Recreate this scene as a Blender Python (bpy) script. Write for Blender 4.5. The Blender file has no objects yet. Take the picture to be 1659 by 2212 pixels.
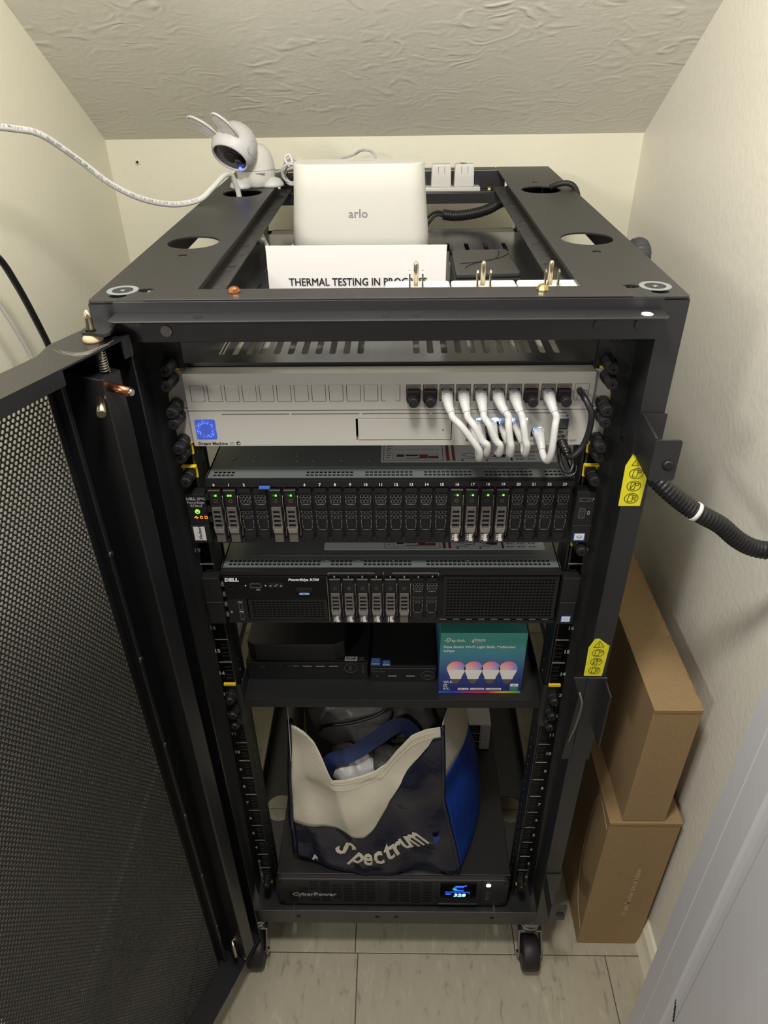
import bpy, bmesh, math, random
from mathutils import Vector, Matrix
random.seed(7)
C = bpy.context.scene.collection
SC = bpy.context.scene
# ------------------------------------------------------------------ camera
def cam_axes(yaw, pitch, roll):
    cy, sy, cp, sp = math.cos(yaw), math.sin(yaw), math.cos(pitch), math.sin(pitch)
    f = Vector((sy*cp, cy*cp, -sp)); r = Vector((cy, -sy, 0)); u = r.cross(f)
    c, s = math.cos(roll), math.sin(roll)
    return c*r+s*u, -s*r+c*u, f
cd = bpy.data.cameras.new('camera'); cam = bpy.data.objects.new('camera', cd); C.objects.link(cam)
r_, u_, f_ = cam_axes(-0.0254, 0.5929, -0.0161)
cam.matrix_world = Matrix(((r_.x, u_.x, -f_.x, .0116), (r_.y, u_.y, -f_.y, -.7249), (r_.z, u_.z, -f_.z, 1.49), (0, 0, 0, 1)))
cd.sensor_fit = 'HORIZONTAL'; cd.sensor_width = 36; cd.lens = 1546.2/1659*36
cd.clip_start = .02; cd.clip_end = 50
SC.camera = cam
# ------------------------------------------------------------------ world, lights, exposure
w = bpy.data.worlds.new('hall'); SC.world = w; w.use_nodes = True
w.node_tree.nodes['Background'].inputs[0].default_value = (1.0, .965, .89, 1)
w.node_tree.nodes['Background'].inputs[1].default_value = .19
def bulb(name, loc, radius, power, col):
    l = bpy.data.lights.new(name, 'POINT'); l.shadow_soft_size = radius; l.energy = power; l.color = col
    o = bpy.data.objects.new(name, l); C.objects.link(o); o.location = loc
    return o
bulb('closet_bulb', (-.03, -.42, 1.92), .08, 34, (1, .968, .905))
bulb('hall_lamp', (-.95, -1.6, 1.85), .09, 35, (1, .965, .90))
SC.view_settings.view_transform = 'Standard'; SC.view_settings.look = 'None'
SC.view_settings.exposure = 0.2; SC.view_settings.gamma = 1.0; SC.view_settings.use_curve_mapping = False

# ------------------------------------------------------------------ materials
def lin(c): return tuple(((x/255)/12.92 if x/255 <= .04045 else ((x/255+.055)/1.055)**2.4) for x in c)
def mat(name, rgb, rough=.5, metal=0, bump=None, emit=None, spec=.5, var=None):
    """bump = (scale, strength, distance); var = (scale, amount) light mottling of the base colour"""
    m = bpy.data.materials.new(name); m.use_nodes = True
    nt = m.node_tree; b = nt.nodes['Principled BSDF']; c = lin(rgb)+(1,)
    b.inputs['Base Color'].default_value = c; b.inputs['Roughness'].default_value = rough
    b.inputs['Metallic'].default_value = metal; b.inputs['Specular IOR Level'].default_value = spec
    if bump or var:
        tc = nt.nodes.new('ShaderNodeTexCoord')
    if bump:
        n = nt.nodes.new('ShaderNodeTexNoise'); n.inputs['Scale'].default_value = bump[0]; n.inputs['Detail'].default_value = 4
        nt.links.new(tc.outputs['Object'], n.inputs['Vector'])
        bp = nt.nodes.new('ShaderNodeBump'); bp.inputs['Strength'].default_value = bump[1]; bp.inputs['Distance'].default_value = bump[2]
        nt.links.new(n.outputs['Fac'], bp.inputs['Height']); nt.links.new(bp.outputs['Normal'], b.inputs['Normal'])
    if var:
        n2 = nt.nodes.new('ShaderNodeTexNoise'); n2.inputs['Scale'].default_value = var[0]; n2.inputs['Detail'].default_value = 5
        nt.links.new(tc.outputs['Object'], n2.inputs['Vector'])
        rp = nt.nodes.new('ShaderNodeValToRGB'); a = var[1]
        rp.color_ramp.elements[0].position = .3; rp.color_ramp.elements[1].position = .7
        rp.color_ramp.elements[0].color = tuple(x*(1-a) for x in c[:3])+(1,)
        rp.color_ramp.elements[1].color = tuple(min(1, x*(1+a)) for x in c[:3])+(1,)
        nt.links.new(n2.outputs['Fac'], rp.inputs['Fac']); nt.links.new(rp.outputs['Color'], b.inputs['Base Color'])
    if emit:
        b.inputs['Emission Color'].default_value = lin(emit[0])+(1,); b.inputs['Emission Strength'].default_value = emit[1]
    return m
def ramp_mat(name, stops, axis, lo, hi, rough=.5, const=False):
    """colour print running along one object axis between lo and hi"""
    m = mat(name, (200, 200, 200), rough); nt = m.node_tree; b = nt.nodes['Principled BSDF']
    tc = nt.nodes.new('ShaderNodeTexCoord'); sp = nt.nodes.new('ShaderNodeSeparateXYZ'); mr = nt.nodes.new('ShaderNodeMapRange')
    mr.inputs['From Min'].default_value = lo; mr.inputs['From Max'].default_value = hi
    rp = nt.nodes.new('ShaderNodeValToRGB'); cr = rp.color_ramp
    while len(cr.elements) < len(stops): cr.elements.new(.5)
    for e, (p, c) in zip(cr.elements, stops): e.position = p; e.color = lin(c)+(1,)
    nt.links.new(tc.outputs['Object'], sp.inputs[0]); nt.links.new(sp.outputs[axis], mr.inputs['Value'])
    nt.links.new(mr.outputs[0], rp.inputs['Fac']); nt.links.new(rp.outputs['Color'], b.inputs['Base Color'])
    return m
M = {}
M['powder'] = mat('black powder coat', (27, 27, 29), .4, 0, (900, .12, .001), spec=.9, var=(14, .12))
M['powder_s'] = mat('satin black steel', (23, 23, 25), .3, 0, (700, .05, .001), spec=.7)
M['dusty'] = mat('dusty black steel', (66, 64, 62), .6, 0, (900, .12, .001), var=(120, .35))
M['black'] = mat('black plastic', (25, 25, 26), .45)
M['facep'] = mat('dark grey face plastic', (46, 43, 43), .5)
M['black_r'] = mat('rough black plastic', (18, 18, 19), .6)
M['satin_tray'] = mat('satin black tray enamel', (74, 74, 76), .2, .55, (500, .03, .001))
M['gloss'] = mat('gloss black plastic', (16, 16, 18), .18)
M['router'] = mat('black plastic with painted sheen', (58, 56, 54), .42)  # grey of the black router lid: its glossy reflection put into the colour
M['void'] = mat('unlit inside', (8, 8, 9), .8)
M['lid'] = mat('dark zinc steel', (112, 118, 117), .4, .3, (500, .04, .001), var=(3, .08))
M['lidlbl'] = mat('printed service label', (196, 198, 198), .5)
M['red'] = mat('dull red print', (128, 60, 54), .5)
M['lbl_dark'] = mat('dark print', (48, 50, 52), .55)
M['silver'] = mat('silver painted aluminium', (198, 194, 186), .36, .25, (1200, .03, .0005))
M['seam'] = mat('dark seam', (58, 56, 52), .7)
M['white'] = mat('white plastic', (214, 211, 206), .35)
M['white_m'] = mat('matt white plastic', (204, 202, 195), .55, 0, (900, .06, .001))
M['grey_w'] = mat('pale grey plastic', (186, 184, 184), .45)
M['paper'] = mat('white paper', (212, 209, 207), .8)
M['cable_w'] = mat('white cable jacket', (196, 195, 192), .4)
M['cable_b'] = mat('black cable jacket', (26, 26, 28), .38)
M['clear'] = mat('clear polycarbonate', (214, 220, 226), .12); 
M['clear'].node_tree.nodes['Principled BSDF'].inputs['Transmission Weight'].default_value = .55
M['kraft'] = mat('kraft cardboard', (154, 127, 90), .8, 0, (220, .08, .001), var=(260, .07))
M['kraft_t'] = mat('pale cardboard print', (196, 172, 140), .8)
M['kraft_e'] = mat('cardboard edge', (142, 110, 72), .85)
M['chrome'] = mat('bright steel', (206, 202, 192), .22, 1)
M['nickel'] = mat('nickel plated steel', (196, 184, 156), .28, 1)
M['copper'] = mat('copper plated steel', (190, 124, 88), .3, 1)
M['brass'] = mat('yellow zinc steel', (190, 168, 116), .3, 1)
M['zinc'] = mat('zinc plated steel', (176, 178, 178), .3, 1)
M['steelgrey'] = mat('steel grey', (122, 118, 110), .4, .6)
M['yellow'] = mat('yellow plastic', (232, 200, 28), .45)
M['sticker'] = mat('yellow warning label', (226, 216, 40), .55)
M['ink'] = mat('black ink', (22, 22, 22), .7)
M['ink_g'] = mat('grey ink', (126, 126, 126), .6)
M['inkgreen'] = mat('dark ink on yellow', (70, 70, 26), .6)
M['wink'] = mat('white ink', (226, 226, 222), .6)
M['wink_d'] = mat('dull white ink', (168, 168, 162), .6)
M['handle'] = mat('dark grey handle plastic', (92, 88, 84), .5)
M['handle_l'] = mat('grey release latch', (120, 115, 108), .45)
M['hexg'] = mat('grey wire mesh', (86, 84, 82), .45)
M['led_g'] = mat('green LED', (60, 220, 30), .4, emit=((110, 255, 50), 2.4))
M['led_gd'] = mat('unlit LED', (50, 84, 44), .4)
M['led_o'] = mat('amber LED', (220, 110, 30), .4, emit=((255, 130, 50), 1.6))
M['led_w'] = mat('white port LED', (220, 230, 255), .4, emit=((190, 215, 255), 16))
M['led_b'] = mat('blue LED', (60, 70, 255), .4, emit=((70, 80, 255), 5))
M['scr_b'] = mat('blue touch screen', (40, 60, 140), .2, emit=((62, 78, 158), .75))
M['scr_dot'] = mat('screen particles', (60, 80, 255), .3, emit=((70, 96, 255), 2.2))
M['scr_dot2'] = mat('bright screen particles', (150, 190, 255), .3, emit=((150, 200, 255), 2.4))
M['lcd'] = mat('display digits', (150, 205, 255), .3, emit=((150, 210, 255), 2.0))
M['lcd_b'] = mat('display blue', (40, 80, 230), .3, emit=((50, 95, 240), 1.6))
M['lcd_g'] = mat('display green', (30, 180, 130), .3, emit=((40, 190, 140), 1.1))
M['ring_o'] = mat('bronze ring', (132, 88, 72), .45, .2)
M['ring_g'] = mat('grey ring', (92, 86, 82), .45, .2)
M['blue_s'] = mat('blue badge', (70, 110, 190), .4)
M['blue_p'] = mat('pale blue print', (150, 170, 220), .5)
M['navy'] = mat('glossy navy bag laminate', (20, 22, 42), .2, 0, (22, .25, .012))
M['clothw'] = mat('off white bag fabric', (206, 198, 178), .62, 0, (30, .2, .008))
M['blue_c'] = mat('blue bag fabric', (22, 62, 150), .5, 0, (25, .25, .01))
M['blue_d'] = mat('dark blue webbing', (24, 40, 84), .7)
M['wrapg'] = mat('grey plastic wrap', (120, 118, 116), .35, 0, (40, .5, .01))
M['wrapw'] = mat('white plastic wrap', (196, 194, 192), .4, 0, (40, .4, .01))
M['wrapd'] = mat('dark padded sleeve', (70, 68, 66), .6, 0, (40, .4, .01))
M['rubber'] = mat('brown black caster rubber', (32, 27, 29), .5)
M['scuff'] = mat('scuffed powder coat', (128, 124, 118), .55)
M['paint_w'] = mat('white trim paint', (206, 204, 208), .4, 0, (60, .03, .002))
M['ringst'] = mat('bare zinc ring', (150, 158, 162), .4, .4)
M['purple'] = mat('purple anchor', (86, 84, 150), .5)
M['jackmetal'] = mat('bare jack shield', (150, 142, 128), .35, .7)

def wall_mat(name, rgb, sc, st, dist, rough=.55, var=.03):
    m = mat(name, rgb, rough); nt = m.node_tree; b = nt.nodes['Principled BSDF']
    tc = nt.nodes.new('ShaderNodeTexCoord')
    n = nt.nodes.new('ShaderNodeTexNoise'); n.inputs['Scale'].default_value = sc; n.inputs['Detail'].default_value = 3
    nt.links.new(tc.outputs['Object'], n.inputs['Vector'])
    bp = nt.nodes.new('ShaderNodeBump'); bp.inputs['Strength'].default_value = st; bp.inputs['Distance'].default_value = dist
    nt.links.new(n.outputs['Fac'], bp.inputs['Height']); nt.links.new(bp.outputs['Normal'], b.inputs['Normal'])
    n2 = nt.nodes.new('ShaderNodeTexNoise'); n2.inputs['Scale'].default_value = 2.5; n2.inputs['Detail'].default_value = 3
    nt.links.new(tc.outputs['Object'], n2.inputs['Vector'])
    mx = nt.nodes.new('ShaderNodeMix'); mx.data_type = 'RGBA'
    c = lin(rgb); mx.inputs[6].default_value = tuple(x*(1-var) for x in c)+(1,); mx.inputs[7].default_value = tuple(min(1, x*(1+var)) for x in c)+(1,)
    nt.links.new(n2.outputs['Fac'], mx.inputs[0]); nt.links.new(mx.outputs[2], b.inputs['Base Color'])
    return m
M['wall'] = wall_mat('cream wall paint', (238, 234, 214), 170, .22, .002)
M['wall_r'] = wall_mat('pale grey green wall paint', (236, 232, 220), 110, .32, .0025, .42)
def ceil_mat():
    m = mat('textured ceiling paint', (226, 223, 212), .45); nt = m.node_tree; b = nt.nodes['Principled BSDF']
    tc = nt.nodes.new('ShaderNodeTexCoord'); mp = nt.nodes.new('ShaderNodeMapping'); mp.inputs['Scale'].default_value = (1, 1.7, 1.7)
    nt.links.new(tc.outputs['Object'], mp.inputs['Vector'])
    n = nt.nodes.new('ShaderNodeTexNoise'); n.inputs['Scale'].default_value = 19; n.inputs['Detail'].default_value = 2.5; n.inputs['Distortion'].default_value = 1.6
    n.noise_type = 'RIDGED_MULTIFRACTAL'
    n3 = nt.nodes.new('ShaderNodeTexNoise'); n3.inputs['Scale'].default_value = 90; n3.inputs['Detail'].default_value = 2
    ad = nt.nodes.new('ShaderNodeMath'); ad.operation = 'MULTIPLY_ADD'; ad.inputs[1].default_value = .25
    nt.links.new(mp.outputs[0], n.inputs['Vector']); nt.links.new(mp.outputs[0], n3.inputs['Vector'])
    nt.links.new(n3.outputs['Fac'], ad.inputs[0]); nt.links.new(n.outputs['Fac'], ad.inputs[2])
    bp = nt.nodes.new('ShaderNodeBump'); bp.inputs['Strength'].default_value = .75; bp.inputs['Distance'].default_value = .0024
    nm = nt.nodes.new('ShaderNodeTexNoise'); nm.inputs['Scale'].default_value = 5; nt.links.new(tc.outputs['Object'], nm.inputs['Vector'])
    mr = nt.nodes.new('ShaderNodeMapRange'); mr.inputs['From Min'].default_value = .35; mr.inputs['From Max'].default_value = .65; mr.inputs['To Min'].default_value = .35; mr.inputs['To Max'].default_value = .95
    nt.links.new(nm.outputs['Fac'], mr.inputs['Value']); nt.links.new(mr.outputs[0], bp.inputs['Strength'])
    nt.links.new(ad.outputs[0], bp.inputs['Height']); nt.links.new(bp.outputs['Normal'], b.inputs['Normal'])
    return m
M['ceil'] = ceil_mat()
def tile_mat():
    m = mat('beige vinyl tile', (176, 168, 148), .42); nt = m.node_tree; b = nt.nodes['Principled BSDF']
    tc = nt.nodes.new('ShaderNodeTexCoord'); mp = nt.nodes.new('ShaderNodeMapping'); mp.inputs['Scale'].default_value = (70, 22, 20)
    mp.inputs['Rotation'].default_value = (0, 0, .15)
    nt.links.new(tc.outputs['Object'], mp.inputs['Vector'])
    n = nt.nodes.new('ShaderNodeTexNoise'); n.inputs['Scale'].default_value = 1; n.inputs['Detail'].default_value = 3; n.inputs['Distortion'].default_value = .8
    nt.links.new(mp.outputs[0], n.inputs['Vector'])
    rp = nt.nodes.new('ShaderNodeValToRGB'); cr = rp.color_ramp
    cols = [(0, (104, 97, 80)), (.3, (150, 142, 123)), (.4, (172, 164, 144)), (.62, (176, 168, 148)), (.75, (188, 181, 162))]
    while len(cr.elements) < len(cols): cr.elements.new(.5)
    for e, (p, c) in zip(cr.elements, cols): e.position = p; e.color = lin(c)+(1,)
    nt.links.new(n.outputs['Fac'], rp.inputs['Fac']); nt.links.new(rp.outputs['Color'], b.inputs['Base Color'])
    return m
M['tile'] = tile_mat()
M['grout'] = mat('dark tile joint', (92, 84, 70), .8)

# ------------------------------------------------------------------ mesh helpers
BASE = {}
def frame(o, ax, ay):
    ax = Vector(ax).normalized(); ay = Vector(ay).normalized(); az = ax.cross(ay)
    return Matrix(((ax.x, ay.x, az.x, o[0]), (ax.y, ay.y, az.y, o[1]), (ax.z, ay.z, az.z, o[2]), (0, 0, 0, 1)))
def front(x, y, z): return frame((x, y, z), (1, 0, 0), (0, 0, 1))     # a plane that faces the doorway (-Y)
def flat(x, y, z): return frame((x, y, z), (1, 0, 0), (0, 1, 0))      # a plane that faces up
def circ(cx, cy, r, n=20, ry=None): return [(cx+r*math.cos(2*math.pi*i/n), cy+(ry or r)*math.sin(2*math.pi*i/n)) for i in range(n)]
def rect(x0, x1, y0, y1): return [(x0, y0), (x1, y0), (x1, y1), (x0, y1)]
def rrect(x0, x1, y0, y1, r, n=4):
    p = []
    for cx, cy, a in ((x1-r, y0+r, -90), (x1-r, y1-r, 0), (x0+r, y1-r, 90), (x0+r, y0+r, 180)):
        for i in range(n+1):
            t = math.radians(a+90*i/n); p.append((cx+r*math.cos(t), cy+r*math.sin(t)))
    return p
def curve_geo(cu, mtx):
    ob = bpy.data.objects.new('tmp', cu); me = bpy.data.meshes.new_from_object(ob)
    v = [tuple(mtx @ x.co) for x in me.vertices]; f = [tuple(p.vertices) for p in me.polygons]
    bpy.data.objects.remove(ob); bpy.data.curves.remove(cu); bpy.data.meshes.remove(me)
    return v, f
class MB:
    def __init__(s): s.v = []; s.f = []; s.sm = set()
    def add(s, v, f, smooth=False):
        n = len(s.v); s.v += v
        for q in f:
            if smooth: s.sm.add(len(s.f))
            s.f.append(tuple(i+n for i in q))
        return s
    def box(s, x0, x1, y0, y1, z0, z1):
        v = [(x, y, z) for z in (z0, z1) for y in (y0, y1) for x in (x0, x1)]
        return s.add(v, [(0, 2, 3, 1), (4, 5, 7, 6), (0, 1, 5, 4), (2, 6, 7, 3), (0, 4, 6, 2), (1, 3, 7, 5)])
    def mbox(s, m, x0, x1, y0, y1, z0, z1):
        v = [tuple(m @ Vector((x, y, z))) for z in (z0, z1) for y in (y0, y1) for x in (x0, x1)]
        return s.add(v, [(0, 2, 3, 1), (4, 5, 7, 6), (0, 1, 5, 4), (2, 6, 7, 3), (0, 4, 6, 2), (1, 3, 7, 5)])
    def quad(s, *p): return s.add([tuple(x) for x in p], [tuple(range(len(p)))])
    def prism(s, poly, m, d0, d1):
        n = len(poly); v = [tuple(m @ Vector((a, b, d))) for d in (d0, d1) for a, b in poly]
        return s.add(v, [tuple(range(n))[::-1], tuple(range(n, 2*n))]+[(i, (i+1) % n, n+(i+1) % n, n+i) for i in range(n)])
    def plate(s, outline, holes, m, t):
        """flat sheet with holes; its face lies in the plane m, thickness t below it"""
        cu = bpy.data.curves.new('c', 'CURVE'); cu.dimensions = '2D'; cu.fill_mode = 'BOTH'; cu.extrude = t/2
        for pl in [outline]+holes:
            sp = cu.splines.new('POLY'); sp.points.add(len(pl)-1); sp.use_cyclic_u = True
            for q, (a, b) in zip(sp.points, pl): q.co = (a, b, 0, 1)
        v, f = curve_geo(cu, m @ Matrix.Translation((0, 0, -t/2)))
        return s.add(v, f)
    def text(s, body, m, size, depth=.0003, align='LEFT', off=0, shear=0, sx=1, spacing=1):
        cu = bpy.data.curves.new('t', 'FONT'); cu.body = body; cu.size = size; cu.extrude = depth/2; cu.align_x = align
        cu.resolution_u = 2; cu.offset = off; cu.shear = shear; cu.space_character = spacing
        v, f = curve_geo(cu, m @ Matrix.Diagonal((sx, 1, 1, 1)) @ Matrix.Translation((0, 0, depth/2)))
        return s.add(v, f)
    def revolve(s, prof, m, n=20, smooth=True):
        """prof = (radius, height) pairs along the local z of m"""
        k = len(prof); v = []; f = []
        for r, h in prof:
            for i in range(n):
                a = 2*math.pi*i/n; v.append(tuple(m @ Vector((r*math.cos(a), r*math.sin(a), h))))
        for j in range(k-1):
            for i in range(n):
                f.append((j*n+i, j*n+(i+1) % n, (j+1)*n+(i+1) % n, (j+1)*n+i))
        s.add(v, f, smooth); b = len(s.v)-len(v)
        s.f.append(tuple(b+i for i in range(n))[::-1]); s.f.append(tuple(b+(k-1)*n+i for i in range(n)))
        return s
    def cyl(s, p0, p1, r, n=16, r1=None, smooth=True):
        p0 = Vector(p0); p1 = Vector(p1); d = p1-p0
        m = Matrix.Translation(p0) @ d.to_track_quat('Z', 'Y').to_matrix().to_4x4()
        return s.revolve([(r, 0), (r if r1 is None else r1, d.length)], m, n, smooth)
    def tube(s, path, r, n=10, rfun=None, close=True):
        P = [Vector(p) for p in path]; k = len(P); v = []; f = []
        t = (P[1]-P[0]).normalized(); u = t.orthogonal().normalized()
        for i in range(k):
            t2 = (P[min(i+1, k-1)]-P[max(i-1, 0)]).normalized()
            u = (u-t2*u.dot(t2)).normalized(); w2 = t2.cross(u)
            rr = rfun(i) if rfun else r
            for j in range(n):
                a = 2*math.pi*j/n; v.append(tuple(P[i]+(u*math.cos(a)+w2*math.sin(a))*rr))
        for i in range(k-1):
            for j in range(n): f.append((i*n+j, i*n+(j+1) % n, (i+1)*n+(j+1) % n, (i+1)*n+j))
        s.add(v, f, True); b = len(s.v)-len(v)
        if close: s.f.append(tuple(b+i for i in range(n))[::-1]); s.f.append(tuple(b+(k-1)*n+i for i in range(n)))
        return s
    def ball(s, c, rx, ry, rz, n=20, k=12, m=None, fun=None):
        v = []; f = []; m = m or Matrix.Identity(4)
        for j in range(k+1):
            th = math.pi*j/k
            for i in range(n):
                a = 2*math.pi*i/n
                d = Vector((math.sin(th)*math.cos(a), math.sin(th)*math.sin(a), math.cos(th)))
                q = fun(d) if fun else 1
                v.append(tuple(Vector(c)+m @ Vector((d.x*rx*q, d.y*ry*q, d.z*rz*q))))
        for j in range(k):
            for i in range(n): f.append((j*n+i, (j+1)*n+i, (j+1)*n+(i+1) % n, j*n+(i+1) % n))
        return s.add(v, f, True)
    def grid(s, fn, nu, nv, smooth=True):
        v = [tuple(fn(i/nu, j/nv)) for j in range(nv+1) for i in range(nu+1)]
        return s.add(v, [(j*(nu+1)+i, j*(nu+1)+i+1, (j+1)*(nu+1)+i+1, (j+1)*(nu+1)+i) for j in range(nv) for i in range(nu)], smooth)
    def build(s, name, m, parent=None, bevel=0, label=None, base=None, solid=0, stuff=False):
        me = bpy.data.meshes.new(name)
        b = Vector(BASE.get(parent.name if parent else '', base or (0, 0, 0)))
        me.from_pydata([(x-b.x, y-b.y, z-b.z) for x, y, z in s.v], [], s.f)
        if s.sm:
            fl = [i in s.sm for i in range(len(s.f))]; me.polygons.foreach_set('use_smooth', fl)
        me.materials.append(M[m] if isinstance(m, str) else m)
        bm = bmesh.new(); bm.from_mesh(me); bmesh.ops.recalc_face_normals(bm, faces=bm.faces); bm.to_mesh(me); bm.free()
        o = bpy.data.objects.new(name, me); C.objects.link(o)
        if parent: o.parent = parent; BASE[o.name] = tuple(b)
        else: o.location = b; BASE[o.name] = tuple(b)
        if bevel:
            md = o.modifiers.new('bevel', 'BEVEL'); md.width = bevel; md.segments = 2; md.limit_method = 'ANGLE'; md.angle_limit = .6
        if solid:
            md = o.modifiers.new('solid', 'SOLIDIFY'); md.thickness = solid; md.offset = 0
        if label: o['label'] = label
        if stuff: o['kind'] = 'stuff'
        return o
def tag(o, label, cat, group=None):
    o['label'] = label; o['category'] = cat
    if group: o['group'] = group
    return o
def thing(name, label, cat, loc, group=None):
    o = bpy.data.objects.new(name, None); C.objects.link(o); o.location = loc; o.empty_display_size = .02
    BASE[o.name] = tuple(loc); return tag(o, label, cat, group)
def struct(o): o['kind'] = 'structure'; return o
def copy_tree(o, off=(0, 0, 0), parent='same', top=True):
    c = o.copy(); C.objects.link(c)
    if parent != 'same': c.parent = parent
    if top: c.location = Vector(o.location)+Vector(off)
    BASE[c.name] = BASE[o.name]
    for ch in list(o.children): copy_tree(ch, off, c, False)
    return c
def spline(pts, seg=10):
    P = [Vector(p) for p in pts]; P = [P[0]*2-P[1]]+P+[P[-1]*2-P[-2]]; out = []
    for i in range(1, len(P)-2):
        for k in range(seg):
            t = k/seg; a, b, c, d = P[i-1:i+3]
            out.append(.5*((2*b)+(c-a)*t+(2*a-5*b+4*c-d)*t*t+(3*b-a-3*c+d)*t**3))
    out.append(P[-2]); return out
U = .04445; UB = .121
def uz(n): return UB+n*U          # height of the top of rack unit n

# ================================================================== the closet
XL, XR, YB, YF = -.566, .488, .845, -.175
ZC = 1.3175; SL = .7375
def zc(y): return ZC+(YB-y)*SL
fl = struct(MB().box(-.75, .9, -1.6, YB+.1, -.03, -.002).build('floor', 'grout'))
g = .0009
def tile(x0, x1, y0, y1):
    MB().box(x0+g, x1-g, y0+g, y1-g, -.006, 0).build('tile', 'tile', fl, bevel=.0006)
xs = [XL]+[-.0756+.311*k for k in (-1, 0, 1)]+[XR]
ys = [-.05, .261, .572, YB]
for j in range(3):
    for i in range(4): tile(xs[i], xs[i+1], ys[j], ys[j+1])
for y0, y1 in ((-.361, -.05), (-.672, -.361)):
    for x0, x1 in ((XL, -.381), (-.381, -.070), (-.070, .4075), (.4075, XR)): tile(x0, x1, y0, y1)
wl = struct(MB().add([(XL, YF, 0), (XL, YB, 0), (XL, YB, ZC), (XL, YF, zc(YF)), (XL-.06, YF, 0), (XL-.06, YB, 0), (XL-.06, YB, ZC), (XL-.06, YF, zc(YF))],
    [(0, 1, 2, 3), (4, 7, 6, 5), (0, 3, 7, 4), (1, 5, 6, 2), (2, 6, 7, 3), (0, 4, 5, 1)]).build('wall_left', 'wall'))
wr = struct(MB().add([(XR, YF, 0), (XR, YB, 0), (XR, YB, ZC), (XR, YF, zc(YF)), (XR+.06, YF, 0), (XR+.06, YB, 0), (XR+.06, YB, ZC), (XR+.06, YF, zc(YF))],
    [(0, 1, 2, 3), (4, 7, 6, 5), (0, 3, 7, 4), (1, 5, 6, 2), (2, 6, 7, 3), (0, 4, 5, 1)]).build('wall_right', 'wall_r'))
wb = struct(MB().box(XL, XR, YB, YB+.06, 0, ZC).build('wall_back', 'wall'))
v = [(x, y, zc(y)+d) for d in (0, .06) for y in (YF, YB+.06) for x in (XL-.06, XR+.06)]
struct(MB().add(v, [(0, 2, 3, 1), (4, 5, 7, 6), (0, 1, 5, 4), (2, 6, 7, 3), (0, 4, 6, 2), (1, 3, 7, 5)]).build('ceiling', 'ceil'))
struct(MB().prism([(XR, 0), (XR-.016, 0), (XR-.014, .012), (XR-.011, .03), (XR-.010, .052), (XR-.004, .066), (XR, .07)],
    frame((0, YF, 0), (1, 0, 0), (0, 0, 1)), -(YB-YF), 0).build('baseboard_right', 'wall'))
struct(MB().box(XL, XL+.012, YF, YB, 0, .06).build('baseboard_left', 'wall', bevel=.003))
# screw holes and an anchor left in the paint
def wall_mark(x, z):
    MB().revolve([(.0055, 0), (.0058, .0012), (.0035, .0016)], frame((x, YB, z), (1, 0, 0), (0, 0, 1)), 14).build('wall_anchor', 'wall', wb)
    MB().revolve([(.0026, 0), (.0026, .0026)], frame((x, YB, z), (1, 0, 0), (0, 0, 1)), 10).build('screw_hole', 'ink', wb)
wall_mark(-.51, 1.277); wall_mark(-.187, 1.273)
MB().revolve([(.0035, 0), (.004, .002), (.0015, .004)], frame((XR, .035, 1.262), (0, -1, 0), (0, 0, 1)), 12).build('wall_anchor', 'purple', wr)
struct(MB().box(-.80, -.545, YF-.125, YF, 0, 2.06).build('wall_front_lamp_block', 'wall'))  # wall stub added to keep the hall lamp off the floor behind the door
# door casing at the right of the doorway
JX = .412
tr = struct(MB().prism([(JX, YF), (JX, -.2035), (JX+.0008, -.2045), (JX, -.2055), (JX, -.242), (JX+.0030, -.246), (JX+.0045, -.254), (JX+.0045, -.262), (JX+.002, -.2665), (JX+.002, -.342), (JX-.012, -.348), (JX-.012, -.42), (XR+.06, -.42), (XR+.06, YF)],
    flat(0, 0, 0), 0, 2.06).build('trim_1', 'paint_w'))
m_ = MB()
for k in range(12):
    z = .268+k*.0062; m_.ball((JX+.0042, -.2600+.0021*k+.0006*math.sin(k*3), z), .0010, .0016+.0008*math.sin(k*.29), .0050, 8, 6)
m_.build('scuff_mark', 'ink', tr)

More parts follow.
